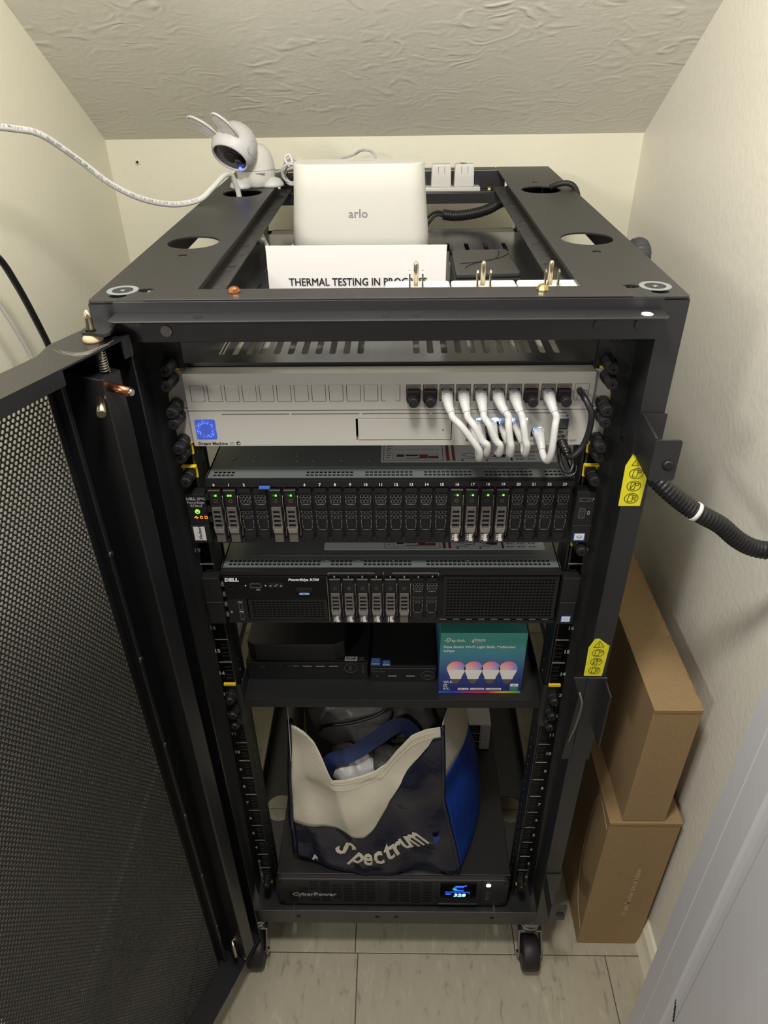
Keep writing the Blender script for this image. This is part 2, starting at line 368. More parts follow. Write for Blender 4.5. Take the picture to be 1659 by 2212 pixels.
# ================================================================== the rack
ZT = 1.2785; XO, XI, XS = .286, .2606, .190; YK = .722; ZB = .114
rack = thing('server_rack', 'tall open black steel server rack on casters filling the closet', 'rack', (0, .33, 0))
for sx in (-1, 1):
    # front and rear corner posts: a folded sheet channel each
    for y0, y1, ft in ((-.05, .047, 1), (YK-.097, YK, -1)):
        p = MB()
        yf = y0 if ft == 1 else y1
        p.box(*sorted((sx*XI, sx*XO)), *sorted((yf, yf+ft*.002)), ZB, ZT-.003)
        p.box(*sorted((sx*(XO-.002), sx*XO)), *sorted((yf+ft*.002, yf+ft*.05)), ZB, ZT-.003)
        p.box(*sorted((sx*XI, sx*(XI+.002))), *sorted((yf+ft*.002, yf+ft*.097)), ZB+.045, ZT-.003)
        p.build('post', 'powder', rack)
    # top and bottom side panels with cable holes
    holes = [circ(sx*.238, .177, .031, 32), circ(sx*.235, .493, .031, 32), circ(sx*.236, .116, .0055, 12, .0045), circ(sx*.236, .56, .0055, 12, .0045), circ(sx*.2385, -.0165, .0085, 14, .006), circ(sx*.262, -.034, .0085, 14, .006)]
    tp = MB().plate(rrect(*sorted((sx*XS, sx*XO)), -.05, YK, .004), holes, flat(0, 0, ZT), .002)
    tp.box(*sorted((sx*(XO-.002), sx*XO)), -.048, YK, ZT-.04, ZT-.002)
    tp.build('top_panel', 'powder', rack)
    # inner flange, one step lower, with slotted holes
    hl = [circ(sx*.193, y, .0065, 12, .0045) for y in (.06, .16, .26, .38, .50, .62)]
    fo = [(sx*.207, .005), (sx*.1815, .022), (sx*.1815, .665), (sx*.207, .675)]
    MB().plate(fo, hl, flat(0, 0, ZT-.025), .002).box(*sorted((sx*.2065, sx*.2085)), .005, .675, ZT-.025, ZT-.0025).build('inner_flange', 'dusty', rack)
    bh = [circ(sx*.243, .185, .031, 32), circ(sx*.243, .493, .031, 32)]
    bp_ = MB().plate(rect(*sorted((sx*XS, sx*XO)), -.045, YK-.005), bh, flat(0, 0, ZB+.003), .002)
    bp_.box(*sorted((sx*(XO-.002), sx*XO)), -.045, YK-.005, ZB+.003, ZB+.045); bp_.build('base_panel', 'powder', rack)
    # bare metal earthing ring on the front corner
    MB().plate(circ(sx*.2625, -.0165, .0155, 28), [circ(sx*.2625, -.0165, .0105, 20)], flat(0, 0, ZT+.0004), .0003).build('paint_free_ring', 'ringst', rack)
    MB().revolve([(.0025, 0), (.0028, .0005), (.0012, .0007)], flat(sx*.2625, -.0165, ZT), 12).build('rivet', 'zinc', rack)
    # rack rails with square holes and unit numbers
    for y, ft, nm in ((0, 1, 'front'), (.652, -1, 'rear')):
        sq = []
        for n in range(25):
            for d in (.00635, .02222, .0381):
                z = UB+n*U+d; sq.append(rect(*sorted((sx*.2300, sx*.2392)), z-.0046, z+.0046))
        ztop = ZT-.03 if ft == 1 else ZT-.004
        rl = MB().plate(rect(*sorted((sx*.2272, sx*.2606)), ZB+.004, ztop), sq, front(0, y, 0), .002)
        dots = [circ(.030, UB+k*.0222, .0032, 10) for k in range(2, 50)]
        rl.plate(rect(.002, .046, ZB+.004, ZT-.03), dots, frame((sx*.2272 if sx < 0 else .2256, y if ft == 1 else y-.046, 0), (0, 1, 0), (0, 0, 1)), .0016)
        rl.box(*sorted((sx*.2606, sx*.2586)), *sorted((y+ft*.002, y+ft*.03)), ZB+.004, ZT-.03)
        rl.box(*sorted((sx*.2256, sx*.2606)), *sorted((y+ft*.046, y+ft*.048)), ZB+.004, ZT-.03)
        rail = rl.build('mounting_rail', 'powder', rack)
        nu = MB()
        for n in range(1, 26):
            if nm == 'front':
                MB().box(*sorted((sx*.2278, sx*.2455)), y-.0003, y, UB+n*U-.0006, UB+n*U+.0006).build('unit_line', 'wink_d', rail)
                if n < 17 or n == 19: nu.text(str(n), front(sx*.2455, y-.0003, UB+(n-.5)*U-.003), .0088, .0002, 'CENTER', .00025)
            else: nu.text(str(n), front(sx*.2462, y-.0003, UB+(n-.5)*U-.003), .0088, .0002, 'CENTER', .0002)
        nu.build('unit_number', 'wink_d', rail)
    # depth braces between front and rear posts
    for z in (.62, 1.16):
        MB().box(*sorted((sx*.262, sx*.2656)), .04, .66, z-.012, z+.012).build('depth_brace', 'powder', rack)
# front and rear beams at the top: a folded Z section
def beam(y, ft, nm):
    b = MB(); a, c = y, y+ft*.032
    b.box(-.2325 if ft == 1 else -.188, .2325 if ft == 1 else .188, *sorted((a, c)), ZT-.0005, ZT+.0015)
    b.box(-.262 if ft == 1 else -.188, .262 if ft == 1 else .188, *sorted((a, a+ft*.002)), ZT-.0415, ZT-.0005)
    return b
b = beam(-.0505, 1, 'f')
b.prism([(-.262, -.0505), (-.262, -.071), (-.257, -.0755), (.257, -.0755), (.262, -.071), (.262, -.0505)], flat(0, 0, 0), ZT-.0135, ZT-.0115)
b.build('front_beam', 'powder', rack, bevel=.0008)
MB().box(-.2606, .2606, -.0485, -.0465, ZT-.042, ZT-.004).build('front_beam_lower', 'powder', rack)
MB().box(-.205, .205, -.0185, -.0165, ZT-.045, ZT-.001).box(-.205, .205, -.0165, .022, ZT-.045, ZT-.043).build('front_beam_inner_ledge', 'powder', rack)
b = MB().box(-.189, .189, .702, .7215, ZT-.002, ZT).box(-.2060, .2060, .700, .702, ZT-.033, ZT-.0025).box(-.2060, .2060, .672, .702, ZT-.035, ZT-.033).box(-.2060, .2060, .672, .674, ZT-.053, ZT-.035)
b.build('rear_beam', 'powder', rack, bevel=.0006)
for x, y, m in ((-.1485, -.030, 'copper'), (.1505, -.0305, 'brass'), (.178, .686, 'brass')):
    z = ZT+.0015 if y < .5 else ZT-.033
    MB().revolve([(.0062, 0), (.0064, .001), (.0052, .004), (.0025, .0055)], flat(x, y, z), 8, False).build('bolt', m, rack)
for x in (-.178, .0, .028, .192):
    MB().revolve([(.0042, 0), (.0042, .0003)], flat(x, -.064, ZT-.0115), 14).build('beam_hole', 'void', rack)
MB().revolve([(.0055, 0), (.0055, .0005)], flat(.243, -.0655, ZT-.0115), 16).build('white_dot', 'wink', rack)
for x, y in ((.205, -.046), (.244, -.046)):
    MB().revolve([(.0065, 0), (.006, .0015)], front(x, -.0505, ZT-.026), 14).build('plug_button', 'powder', rack)
MB().revolve([(.006, 0), (.0055, .0015)], front(-.2150, -.0507, 1.249), 14).build('screw', 'steelgrey', rack)
# base beams
for y, ft in ((-.05, 1), (YK, -1)):
    b = MB().box(-XI, XI, *sorted((y, y+ft*.002)), ZB, .1565)
    b.build('base_beam', 'powder', rack, bevel=.0006)
for x in (-.175, -.03, .005, .18): MB().revolve([(.004, 0), (.004, .0004)], front(x, -.05, .138), 12).build('beam_hole', 'void', rack)
MB().box(-.187, .187, -.0475, .04, ZB+.001, ZB+.003).build('base_pan', 'powder', rack)
# casters
def caster(x, y, wo):
    """swivel caster; its wheel trails wo metres from the stem"""
    st = MB().revolve([(.022, ZB), (.022, ZB-.003), (.016, ZB-.005), (.0185, ZB-.009), (.0195, ZB-.017), (.0155, ZB-.020), (.0180, ZB-.024), (.0180, ZB-.032), (.013, ZB-.036)], flat(x, y, 0), 24).build('caster', 'zinc', rack)
    yw = y+wo; k = 1 if wo > 0 else -1
    f = MB().box(x-.0205, x+.0205, *sorted((y-k*.016, y+k*.014)), ZB-.040, ZB-.036)
    for s in (-1, 1):
        f.prism([(y-k*.016, ZB-.036), (y+k*.014, ZB-.036), (yw+k*.009, .040), (yw+k*.007, .026), (yw-k*.007, .026)], frame((x+s*.0205, 0, 0), (0, 1, 0), (0, 0, 1)), -.0012, .0012)
    f.build('fork', 'zinc', st, bevel=.0006)
    MB().revolve([(.012, -.0158), (.029, -.0158), (.032, -.012), (.032, .012), (.029, .0158), (.012, .0158)], frame((x, yw, .032), (0, 1, 0), (0, 0, 1)), 28).build('wheel', 'rubber', st)
    MB().cyl((x-.0245, yw, .032), (x+.0245, yw, .032), .005, 10).build('axle', 'zinc', st)
for x in (-.262, .257):
    caster(x, -.030, -.030); caster(x, .665, .026)
# yellow cage nuts with long black finger screws
def thumb(parent, x, y, z, ln=.030, r=.0078, tilt=0):
    m = frame((x, y, z), (1, 0, 0), (0, 0, 1)); n = 16
    v = []; f = []
    pr = [(r*.8, 0), (r, .0015), (r, ln*.45), (r*.86, ln*.5), (r*.86, ln-.002), (r*.7, ln)]
    b = MB()
    for rr, h in pr:
        for i in range(n):
            a = 2*math.pi*i/n; q = rr*(1 if i % 2 else .93); v.append(tuple(m @ Vector((q*math.cos(a), q*math.sin(a), h))))
    for j in range(len(pr)-1):
        for i in range(n): f.append((j*n+i, j*n+(i+1) % n, (j+1)*n+(i+1) % n, (j+1)*n+i))
    f.append(tuple((len(pr)-1)*n+i for i in range(n))); b.add(v, f)
    o = b.build('thumb_screw', 'black', parent)
    c = MB().mbox(m, -.0042, .0042, -.0008, .0008, ln-.0002, ln+.0003).mbox(m, -.0008, .0008, -.0042, .0042, ln-.0002, ln+.0003)
    c.build('cross_slot', 'void', o); return o
def cage_nut(x, z, full=True):
    c = MB().plate(rrect(x-.0085, x+.0085, z-.0085 if full else z-.001, z+.0085, .001), [circ(x, z+.0002, .0052, 16)] if full else [], front(0, -.0012, 0), .0012)
    c.box(x-.0085, x+.0085, -.006, -.0012, z+.0075, z+.0085); c.build('cage_nut', 'yellow', rack)
for sx in (-1, 1):
    for z in (1.0925, 1.0608):
        cage_nut(sx*.2345, z); thumb(rack, sx*.2345, -.0012, z-.001, .026)
cage_nut(.2345, .9590); thumb(rack, .2345, -.0012, .958, .024)
for sx in (-1, 1):
    for z in (1.1495+.0015, 1.1815+.0015):
        MB().box(sx*.2345-.0085, sx*.2345+.0085, -.0012, -.0002, z-.0085, z+.0085).build('cage_nut', 'yellow', rack)
    for z in (.6985, .165): MB().box(sx*.236-.0085, sx*.236+.0085, -.004, -.0004, z, z+.0035).build('cage_nut', 'yellow', rack)
    thumb(rack, sx*.2335, -.0005, 1.228, .02)
# hooked latch brackets on the right post
def bracket(zt):
    y = -.0505
    b = MB().box(.2625, .2885, y-.0022, y, zt-.049, zt)
    b.prism([(y, zt), (y-.050, zt-.003), (y-.050, zt-.049), (y, zt-.047)], frame((.2640, 0, 0), (0, 1, 0), (0, 0, 1)), -.0012, .0012)
    b.prism(rrect(.2628, .2890, zt-.050, zt-.004, .003), front(0, y-.050, 0), 0, .002)
    o = b.build('latch_bracket', 'powder', rack)
    MB().revolve([(.0058, 0), (.0058, .0015), (.003, .0022)], front(.2800, y-.052, zt-.032), 14).build('rubber_bumper', 'black', o)
bracket(1.1580)
bracket(.288)
b = MB().box(.2625, .289, -.0535, -.0505, .600, .7700).box(.2865, .289, -.08, -.0505, .66, .764)
b.prism([(.2445, .7700), (.2625, .7700), (.2625, .60), (.2485, .60), (.256, .735)], front(0, -.0515, 0), 0, .0015)
o = b.build('latch_catch', 'powder', rack, bevel=.0008)
MB().tube(spline([(.2545, -.056, .745), (.258, -.064, .73), (.256, -.064, .69), (.2535, -.058, .655), (.2545, -.053, .64)], 6), .0016, 8).build('latch_wire', 'steelgrey', o)
# yellow warning labels on the right post
def warn(z0, cut):
    W0, W1 = .2575, .2815; yy = -.0506
    if cut: poly = [(.259, z0), (.2795, z0), (.2825, z0+.012), (.2836, z0+.035), (.2712, z0+.068), (.2598, z0+.068)]
    else: poly = [(W0, z0), (W1, z0), (W1+.0015, z0+.055), (.2675, z0+.068), (.2625, z0+.067), (W0-.001, z0+.052)]
    s = MB().prism(poly, front(0, yy, 0), 0, .0003).build('warning_label', 'sticker', rack)
    k = MB(); cx = .2700
    def ln(pts, wd=.00035):
        for (x0, y0), (x1, y1) in zip(pts, pts[1:]):
            L = math.hypot(x1-x0, y1-y0); mm = frame((x0, yy-.0005, y0), (x1-x0, 0, y1-y0), (-(y1-y0), 0, x1-x0)); k.mbox(mm, 0, L, -wd, wd, -.0001, .0001)
    for i, zz in enumerate((.0105, .0265, .0425)):
        c = [(cx-.002*(i == 0)*(cut)+.0075*math.cos(t*math.pi/10), z0+zz+.0065*math.sin(t*math.pi/10)) for t in range(21)]; ln(c)
        ln([(cx-.004, z0+zz-.004), (cx-.003, z0+zz+.0045), (cx+.0015, z0+zz+.0045), (cx+.001, z0+zz-.0045), (cx-.004, z0+zz-.004)])
        ln([(cx+.0015, z0+zz+.0035), (cx+.005, z0+zz+.0035), (cx+.005, z0+zz+.0010), (cx+.0015, z0+zz+.0010)])
        if i == 1: ln([(cx-.004, z0+zz-.004), (cx+.0015, z0+zz+.0045)])
        if i == 0: ln([(cx+.0015, z0+zz-.001), (cx+.0048, z0+zz-.001), (cx+.0045, z0+zz-.0035)])
    if not cut:
        ln([(cx-.007, z0+.0525), (cx-.001, z0+.0635), (cx+.006, z0+.0535), (cx-.007, z0+.0525)])
        k.text('!', front(cx-.0008, yy-.0005, z0+.0545), .0075, .0001, 'CENTER', .0002)
    else: ln([(cx-.006, z0+.0515), (cx+.002, z0+.0515), (cx-.0005, z0+.058), (cx-.006, z0+.0515)])
    k.build('warning_pictogram', 'inkgreen', s)
warn(1.0432, False); warn(.7715, False)

# ---- the perforated door, swung open to the left
DP = Vector((-.247, -.0635, 0)); DD = Vector((-.37926, -.92529, 0)); DN = Vector((.92529, -.37926, 0))
def dm(s, wv, z): p = DP+DD*s+DN*wv; return (p.x, p.y, z)
DT, DB, DW = 1.250, .095, .52
def dframe(s, wv, z): return frame(dm(s, wv, z), DD, (0, 0, 1))      # local x along the door, y up, z outward side -> -DN
def dflat(z): return Matrix(((DD.x, DN.x, 0, DP.x), (DD.y, DN.y, 0, DP.y), (0, 0, 1, z), (0, 0, 0, 1)))
def dbox(b, s0, s1, w0, w1, z0, z1): return b.mbox(dflat(0), s0, s1, w0, w1, z0, z1)
outl = [(0, 0), (DW, 0), (DW, -.042), (.0765, -.042), (.049, -.0537), (0, -.0537)]
d = MB().prism(outl, dflat(0), DT-.0018, DT)
dbox(d, .0885, DW, -.0018, 0, DT-.0155, DT-.0018)
dbox(d, 0, .0125, -.0018, 0, DT-.020, DT-.0018)
dbox(d, 0, .0018, -.0537, -.002, DB, DT-.0018)
dbox(d, 0, .049, -.0537, -.0522, DB, DT-.0018)
d.prism([(.049, -.0537), (.049, -.0522), (.0775, -.0405), (.0775, -.042)], dflat(0), DB, DT-.0018)
dbox(d, DW-.0018, DW, -.042, 0, DB, DT-.0018); dbox(d, DW-.04, DW-.0018, -.0018, 0, DB, DT-.0018)
d.prism([(0, 0), (DW, 0), (DW, -.042), (.0765, -.042), (.049, -.0537), (0, -.0537)], dflat(0), DB-.0018, DB)
door = d.build('door', 'powder_s', rack, base=None)
def sheet(s0, s1, z0, z1, pitch, r, wv):
    """hexagonal grid of round holes punched through one steel sheet"""
    b = MB(); nv = 8; ph = pitch*math.sqrt(3)/2; cols = int((s1-s0)/pitch); rows = int((z1-z0)/ph)
    import numpy as np
    hx = [(pitch/math.sqrt(3)*math.cos(math.radians(60*i+30)), pitch/math.sqrt(3)*math.sin(math.radians(60*i+30))) for i in range(6)]
    ring = [(r*math.cos(math.radians(30*i+30)), r*math.sin(math.radians(30*i+30))) for i in range(12)]
    outer = []
    for i in range(6):
        a, c = hx[i], hx[(i+1) % 6]; outer += [a, ((a[0]+c[0])/2, (a[1]+c[1])/2)]
    cell = np.array([(x, y) for x, y in outer]+[(x, y) for x, y in ring])
    cs = np.array([(s0+pitch*(i+.5*(j % 2)), z0+ph*j) for j in range(rows) for i in range(cols)])
    P = (cs[:, None, :]+cell[None]).reshape(-1, 2)
    dp, dd = np.array(DP), np.array(DD); dn = np.array(DN)
    def world(wv): return dp[None]+dd[None]*P[:, :1]+dn[None]*wv+np.array([0, 0, 1])[None]*P[:, 1:]
    V = np.concatenate([world(wv), world(wv-.0012)]); N = len(P)
    f1 = np.array([(i, (i+1) % 12, 12+(i+1) % 12, 12+i) for i in range(12)])
    base = (np.arange(len(cs))*24)[:, None, None]
    front_ = (f1[None]+base).reshape(-1, 4); back_ = front_[:, ::-1]+N
    wl_ = np.array([(12+i, 12+(i+1) % 12) for i in range(12)]); q = (wl_[None]+base).reshape(-1, 2)
    walls = np.stack([q[:, 0], q[:, 1], q[:, 1]+N, q[:, 0]+N], 1)
    F = np.concatenate([front_, back_, walls]); bb = np.array(BASE[door.name]); V = V-bb
    me = bpy.data.meshes.new('perforated_sheet'); me.vertices.add(len(V)); me.vertices.foreach_set('co', V.ravel())
    me.loops.add(F.size); me.loops.foreach_set('vertex_index', F.ravel().astype('i'))
    me.polygons.add(len(F)); me.polygons.foreach_set('loop_start', (np.arange(len(F))*4).astype('i')); me.update(calc_edges=True); me.validate()
    me.materials.append(M['powder_s'])
    o = bpy.data.objects.new('perforated_sheet', me); C.objects.link(o); o.parent = door; BASE[o.name] = BASE[door.name]
sheet(.0795, .482, .0985, 1.2335, .0054, .00205, -.0405)
b = MB(); dbox(b, .484, DW, -.042, -.0405, DB, DT-.002); b.build('door_edge_panel', 'powder_s', door)
b = MB(); dbox(b, .0215, .0480, -.050, .0, .100, 1.2235); b.build('stile_channel', 'powder_s', door, bevel=.002)
b = MB(); dbox(b, .060, .0660, -.046, -.034, .10, 1.235); b.build('stile_rib', 'powder_s', door, bevel=.001)
px_, py_, _ = dm(.043, -.026, 0)
# sprung hinge pin through the hinge plate
HX, HY = -.2770, -.0775
MB().revolve([(.0036, 1.20), (.0036, 1.272), (.0043, 1.2735), (.0012, 1.2795)], flat(HX, HY, 0), 16).build('hinge_pin', 'nickel', door)
MB().revolve([(.009, DT), (.0095, DT+.001), (.0095, DT+.003), (.0075, DT+.0066)], flat(HX, HY, 0), 18).build('nylon_washer', 'kraft_t', door)
sx_, sy_ = dm(.0335, -.008, 0)[:2]
MB().cyl((sx_, sy_, 1.2235), (sx_, sy_, DT-.002), .0027, 12).build('spring_rod', 'nickel', door)
hel = [(sx_+.0044*math.cos(t*.55), sy_+.0044*math.sin(t*.55), 1.2240+t*.00022) for t in range(108)]
MB().tube(hel, .0006, 6).build('spring', 'steelgrey', door)
a, c = dm(.0385, -.002, 1.2125), dm(.0370, .021, 1.2095)
MB().cyl(a, c, .0046, 14).build('threaded_stud', 'copper', door)
MB().cyl(c, tuple(Vector(c)+Vector(dm(.0368, .0235, 1.2091))-Vector(dm(.0370, .021, 1.2095))), .0046, 14, .003).build('stud_tip', 'chrome', door)
a, c = dm(.0475, -.008, 1.2020), dm(.0640, .006, 1.1960)
MB().cyl(a, c, .0042, 14).build('release_peg', 'nickel', door)
for k, z in enumerate((1.02, .86, .70, .54, .38, .22)):
    MB().revolve([(.0042, 0), (.0040, .0012), (.002, .002)], Matrix(((DD.x, 0, DN.x, dm(.0635, -.034, z)[0]), (DD.y, 0, DN.y, dm(.0635, -.034, z)[1]), (0, 1, 0, z), (0, 0, 0, 1))), 12).build('rivet', 'powder', door)
a, c = dm(.048, -.024, .150), dm(.062, -.010, .128)
MB().cyl(a, c, .0035, 12).build('lower_peg', 'nickel', door)
q = dm(.030, -.012, 0)
MB().cyl((q[0], q[1], .097), (q[0]-.004, q[1], .15), .0042, 12).build('lower_pin', 'powder', door)
MB().tube(spline([(q[0]+.006, q[1]-.004, 0.128), (q[0]+.003, q[1]-.010, 0.116), (q[0]-.001, q[1]-.018, 0.106), (q[0]+.002, q[1]-.022, 0.100), (q[0]+.004, q[1]-.016, 0.106), (q[0]+.006, q[1]-.008, 0.118)], 6), .0009, 6).build('cotter_ring', 'nickel', door)
# hinge plate of the rack that the pin goes through
hp = MB().plate([(-.2870, -.0790), (-.2840, -.0825), (-.2610, -.0875), (-.2580, -.0820), (-.2600, -.0500), (-.2841, -.0470)], [circ(HX, HY, .0052, 16)], flat(0, 0, 1.2595), .0028)
hp.build('hinge_plate', 'powder', rack)
# arc the old washer has rubbed into the top of the door
sc = MB(); random.seed(11)
arc_ = [Vector(p+(0,)) for p in [(-.3047, -.0968), (-.2872, -.1108), (-.2697, -.1122), (-.2572, -.0930), (-.2490, -.0690)]]
for k in range(13):
    off = Vector((random.uniform(-.006, .006), random.uniform(-.005, .005), 0)); P = spline([p+off for p in arc_], 8)
    i0 = random.randint(0, 14); P = [Vector((p.x, p.y, DT+.00008)) for p in P[i0:i0+random.randint(8, 20)]]
    P = [p for p in P if -.054 < (Vector((p.x, p.y, 0))-DP).dot(DN) < -.001 and (Vector((p.x, p.y, 0))-DP).dot(DD) > .002]
    if len(P) > 2: sc.tube(P, .0002, 4)
if sc.f: sc.build('rub_mark', 'scuff', door)

# ================================================================== rack equipment
# ---- vented shelf across the top of the rack
zs = uz(24)+.0035
sh = thing('vented_shelf', 'black vented steel shelf spanning the top opening of the rack', 'shelf', (0, .3, zs))
sl = []
for k in range(25):
    x = (k-12)*.0156
    if abs(x) < .017: continue
    sl.append(rrect(x-.0036, x+.0036, .033, .085, .0035, 3))
for r0 in range(1, 5):
    for k in range(13):
        x = (k-6)*.031
        sl.append(rrect(x-.0036, x+.0036, .033+.11*r0, .085+.11*r0, .0035, 2))
MB().plate(rect(-.2195, .2195, .010, .60), sl, flat(0, 0, zs), .0016).build('tray', 'satin_tray', sh)
b = MB().box(-.2195, .2195, .010, .0116, zs-.0085, zs-.0008)
b.build('front_lip', 'powder_s', sh, bevel=.0006)
for sx in (-1, 1):
    b = MB().box(*sorted((sx*.2195, sx*.2210)), .0, .60, zs-.003, zs+.030)
    b.box(*sorted((sx*.2210, sx*.2412)), -.002, 0, zs-.001, zs+.0425); b.build('side_flange', 'powder_s', sh)
    thumb(sh, sx*.2330, -.002, 1.1965, .026)

def uscrews(t, n, y=-.0035, tilt=0):
    for sx in (-1, 1):
        for d in (.0065, .0378): thumb(t, sx*.2335, y, uz(n-1)+d, .028)
# ---- silver patch panel
FY = -.0104
pp = thing('patch_bay', 'silver keystone patch panel with half its ports covered', 'patch panel', (0, 0, uz(23)))
zc24 = 1.1638
cx0, pit = -.2076, .0189
ports = [cx0+pit*k for k in range(12)]+[.0053]+[.0273, .0453, .0633, .0813, .0998, .1182, .1361, .1540, .1724, .1893, .2082]
jack = {13: 'cap', 14: 'cap', 15: 'plug', 16: 'plug', 17: 'plug', 18: 'plug', 19: 'plug', 20: 'cap', 21: 'plug', 22: 'cap', 23: 'hole'}
holes = [rect(x-.0078, x+.0078, zc24-.0098, zc24+.0098) for x in ports]
b = MB().plate(rrect(-.221, .221, uz(23)+.0006, uz(24)-.0006, .0012, 2), holes, front(0, FY, 0), .0016)
b.box(-.2205, .2205, FY+.0016, .008, uz(24)-.0024, uz(24)-.0008).box(-.2205, .2205, FY+.0016, .008, uz(23)+.0008, uz(23)+.0024)
b.build('front_panel', 'silver', pp)
MB().box(-.219, .219, .012, .014, uz(23)+.003, uz(24)-.003).build('back_plate', 'void', pp)
for sx in (-1, 1): MB().box(*sorted((sx*.2218, sx*.2413)), -.0035, -.0005, uz(23)+.0006, uz(24)-.0006).build('ear', 'silver', pp, bevel=.0006)
uscrews(pp, 24)
for k, x in enumerate(ports):
    j = jack.get(k)
    if j is None:
        MB().box(x-.0073, x+.0073, FY+.0002, FY+.0016, zc24-.0093, zc24+.0093).build('port_cover', 'silver', pp, bevel=.0003)
    elif j == 'hole':
        b = MB().plate(rect(x-.0073, x+.0073, zc24-.0093, zc24+.0093), [circ(x-.002, zc24+.002, .0032, 14)], front(0, FY+.0002, 0), .0014)
        b.build('pass_through_cover', 'silver', pp)
        l = MB().box(x-.0042, x-.0038, FY-.0001, FY+.0002, zc24-.0093, zc24).box(x+.0004, x+.0008, FY-.0001, FY+.0002, zc24-.0093, zc24).box(x+.0008, x+.0073, FY-.0001, FY+.0002, zc24+.0018, zc24+.0022); l.build('cover_seam', 'seam', pp)
    else:
        b = MB().box(x-.0072, x+.0072, FY-.0006, FY+.012, zc24+.0052, zc24+.0094).box(x-.0072, x-.0060, FY, FY+.012, zc24-.0094, zc24+.0052).box(x+.0060, x+.0072, FY, FY+.012, zc24-.0094, zc24+.0052).box(x-.0072, x+.0072, FY, FY+.012, zc24-.0094, zc24-.0082)
        kj = b.build('keystone_jack', 'jackmetal', pp)
        l = MB()
        for i in range(6): l.box(x-.0052+i*.0018, x-.0041+i*.0018, FY-.0009, FY-.0005, zc24+.0063+.0006*(i % 2), zc24+.0081)
        l.build('embossed_mark', 'steelgrey', kj)
        if j == 'cap':
            c = MB().box(x-.0070, x+.0070, FY-.006, FY+.002, zc24-.0104, zc24+.0048).build('dust_cap', 'black_r', pp, bevel=.0014)
            MB().revolve([(.0052, 0), (.0056, .001), (.0056, .012), (.0047, .0135)], front(x, FY-.006, zc24-.0040), 20).build('cap_knob', 'black_r', c)
# ---- silver network gateway
um = thing('network_gateway', 'silver rack network gateway with a square blue touch screen', 'network gateway', (0, 0, uz(22)))
z0, z1 = uz(22)+.0006, uz(23)-.0006
def X8(x): return x
rj = [(.0950+i*.0150, z) for z in (1.1232, 1.1098) for i in range(4)]
hl = [rect(-.0364, .0706, 1.1056, 1.1332), rect(.0872, .1535, 1.1040, 1.1330), rect(.1585, .1712, 1.1085, 1.1202), rect(.1835, .1990, 1.1078, 1.1322)]
hl += [rect(x0, x1, 1.1384, 1.1396) for x0, x1 in ((-.1845, -.1095), (-.1069, -.0320), (-.0290, .0455), (.0480, .1215), (.1240, .1960))]
b = MB().plate(rrect(-.221, .221, z0, z1, .0012, 2), hl, front(0, FY, 0), .0016)
b.box(-.2205, .2205, FY+.0016, .275, z1-.0022, z1-.0006).box(-.2205, .2205, FY+.0016, .275, z0+.0006, z0+.0022)
b.box(-.2205, -.2189, FY+.0016, .275, z0+.0006, z1-.0006).box(.2189, .2205, FY+.0016, .275, z0+.0006, z1-.0006)
b.build('enclosure', 'silver', um)
MB().box(-.2185, .2185, .012, .014, z0+.003, z1-.003).build('dark_backing', 'void', um)
for sx in (-1, 1): MB().box(*sorted((sx*.2218, sx*.2413)), -.0035, -.0005, z0, z1).build('ear', 'silver', um, bevel=.0006)
uscrews(um, 23)
dbay = MB().box(-.0340, .0698, FY-.0001, FY+.006, 1.1066, 1.1322).build('drive_bay_door', 'silver', um, bevel=.0005)
MB().revolve([(.0009, 0), (.0009, .0002)], front(.0607, FY-.0001, 1.1188), 10).build('bay_indicator', 'ink', dbay)
scn = MB().prism(rrect(-.2163, -.1934, 1.1088, 1.1331, .0022), front(0, FY, 0), 0, .0006).build('touch_screen', 'scr_b', um)
random.seed(3)
d1, d2 = MB(), MB()
for k in range(150):
    a = random.uniform(0, 6.283); r = random.gauss(.0082, .0011); s = random.uniform(.00018, .00042)
    px = -.20485+r*math.cos(a)*1.08; pz = 1.12095+r*math.sin(a)*1.05
    (d2 if random.random() < .12 else d1).prism(circ(px, pz, s, 6), front(0, FY-.0006, 0), 0, .0001)
d1.build('ring_of_dots', 'scr_dot', scn); d2.build('bright_dots', 'scr_dot2', scn)
t = MB().text('Dream Machine', front(-.2163, FY, 1.1010), .0052, .0002, off=.00012)
t.build('lettering', 'ink', um); t = MB().text('SE', front(-.1803, FY, 1.1010), .0052, .0002); t.build('lettering', 'ink_g', um)
MB().plate(circ(-.1705, 1.1030, .0024, 16), [circ(-.1701, 1.1027, .0014, 12)], front(0, FY-.0002, 0), .0002).build('round_logo', 'ink', um)
# eight copper ports in two rows, one uplink port, one fibre cage
for x, z in rj+[(.1648, 1.1142)]:
    b = MB().box(x-.0070, x+.0070, FY+.0004, FY+.011, z+.0050, z+.0062).box(x-.0070, x+.0070, FY+.0004, FY+.011, z-.0062, z-.0052).box(x-.0070, x-.0060, FY+.0004, FY+.011, z-.0052, z+.0050).box(x+.0060, x+.0070, FY+.0004, FY+.011, z-.0052, z+.0050)
    p = b.build('ethernet_port', 'jackmetal', um)
for x in (.1020, .1186, .1345, .1500): MB().box(x-.0026, x+.0026, FY-.0003, FY+.004, 1.1302, 1.1326).build('port_light', 'led_w', um)
MB().box(.1670, .1695, FY-.0003, FY+.004, 1.1178, 1.1196).build('port_light', 'led_w', um)
sfp = MB().box(.1835, .1990, FY-.0008, FY+.012, 1.1210, 1.1322).build('fibre_port_flap', 'lbl_dark', um)
b = MB().box(.1840, .1985, FY-.004, FY+.012, 1.1082, 1.1205); b.build('fibre_cage', 'chrome', um, bevel=.0006)
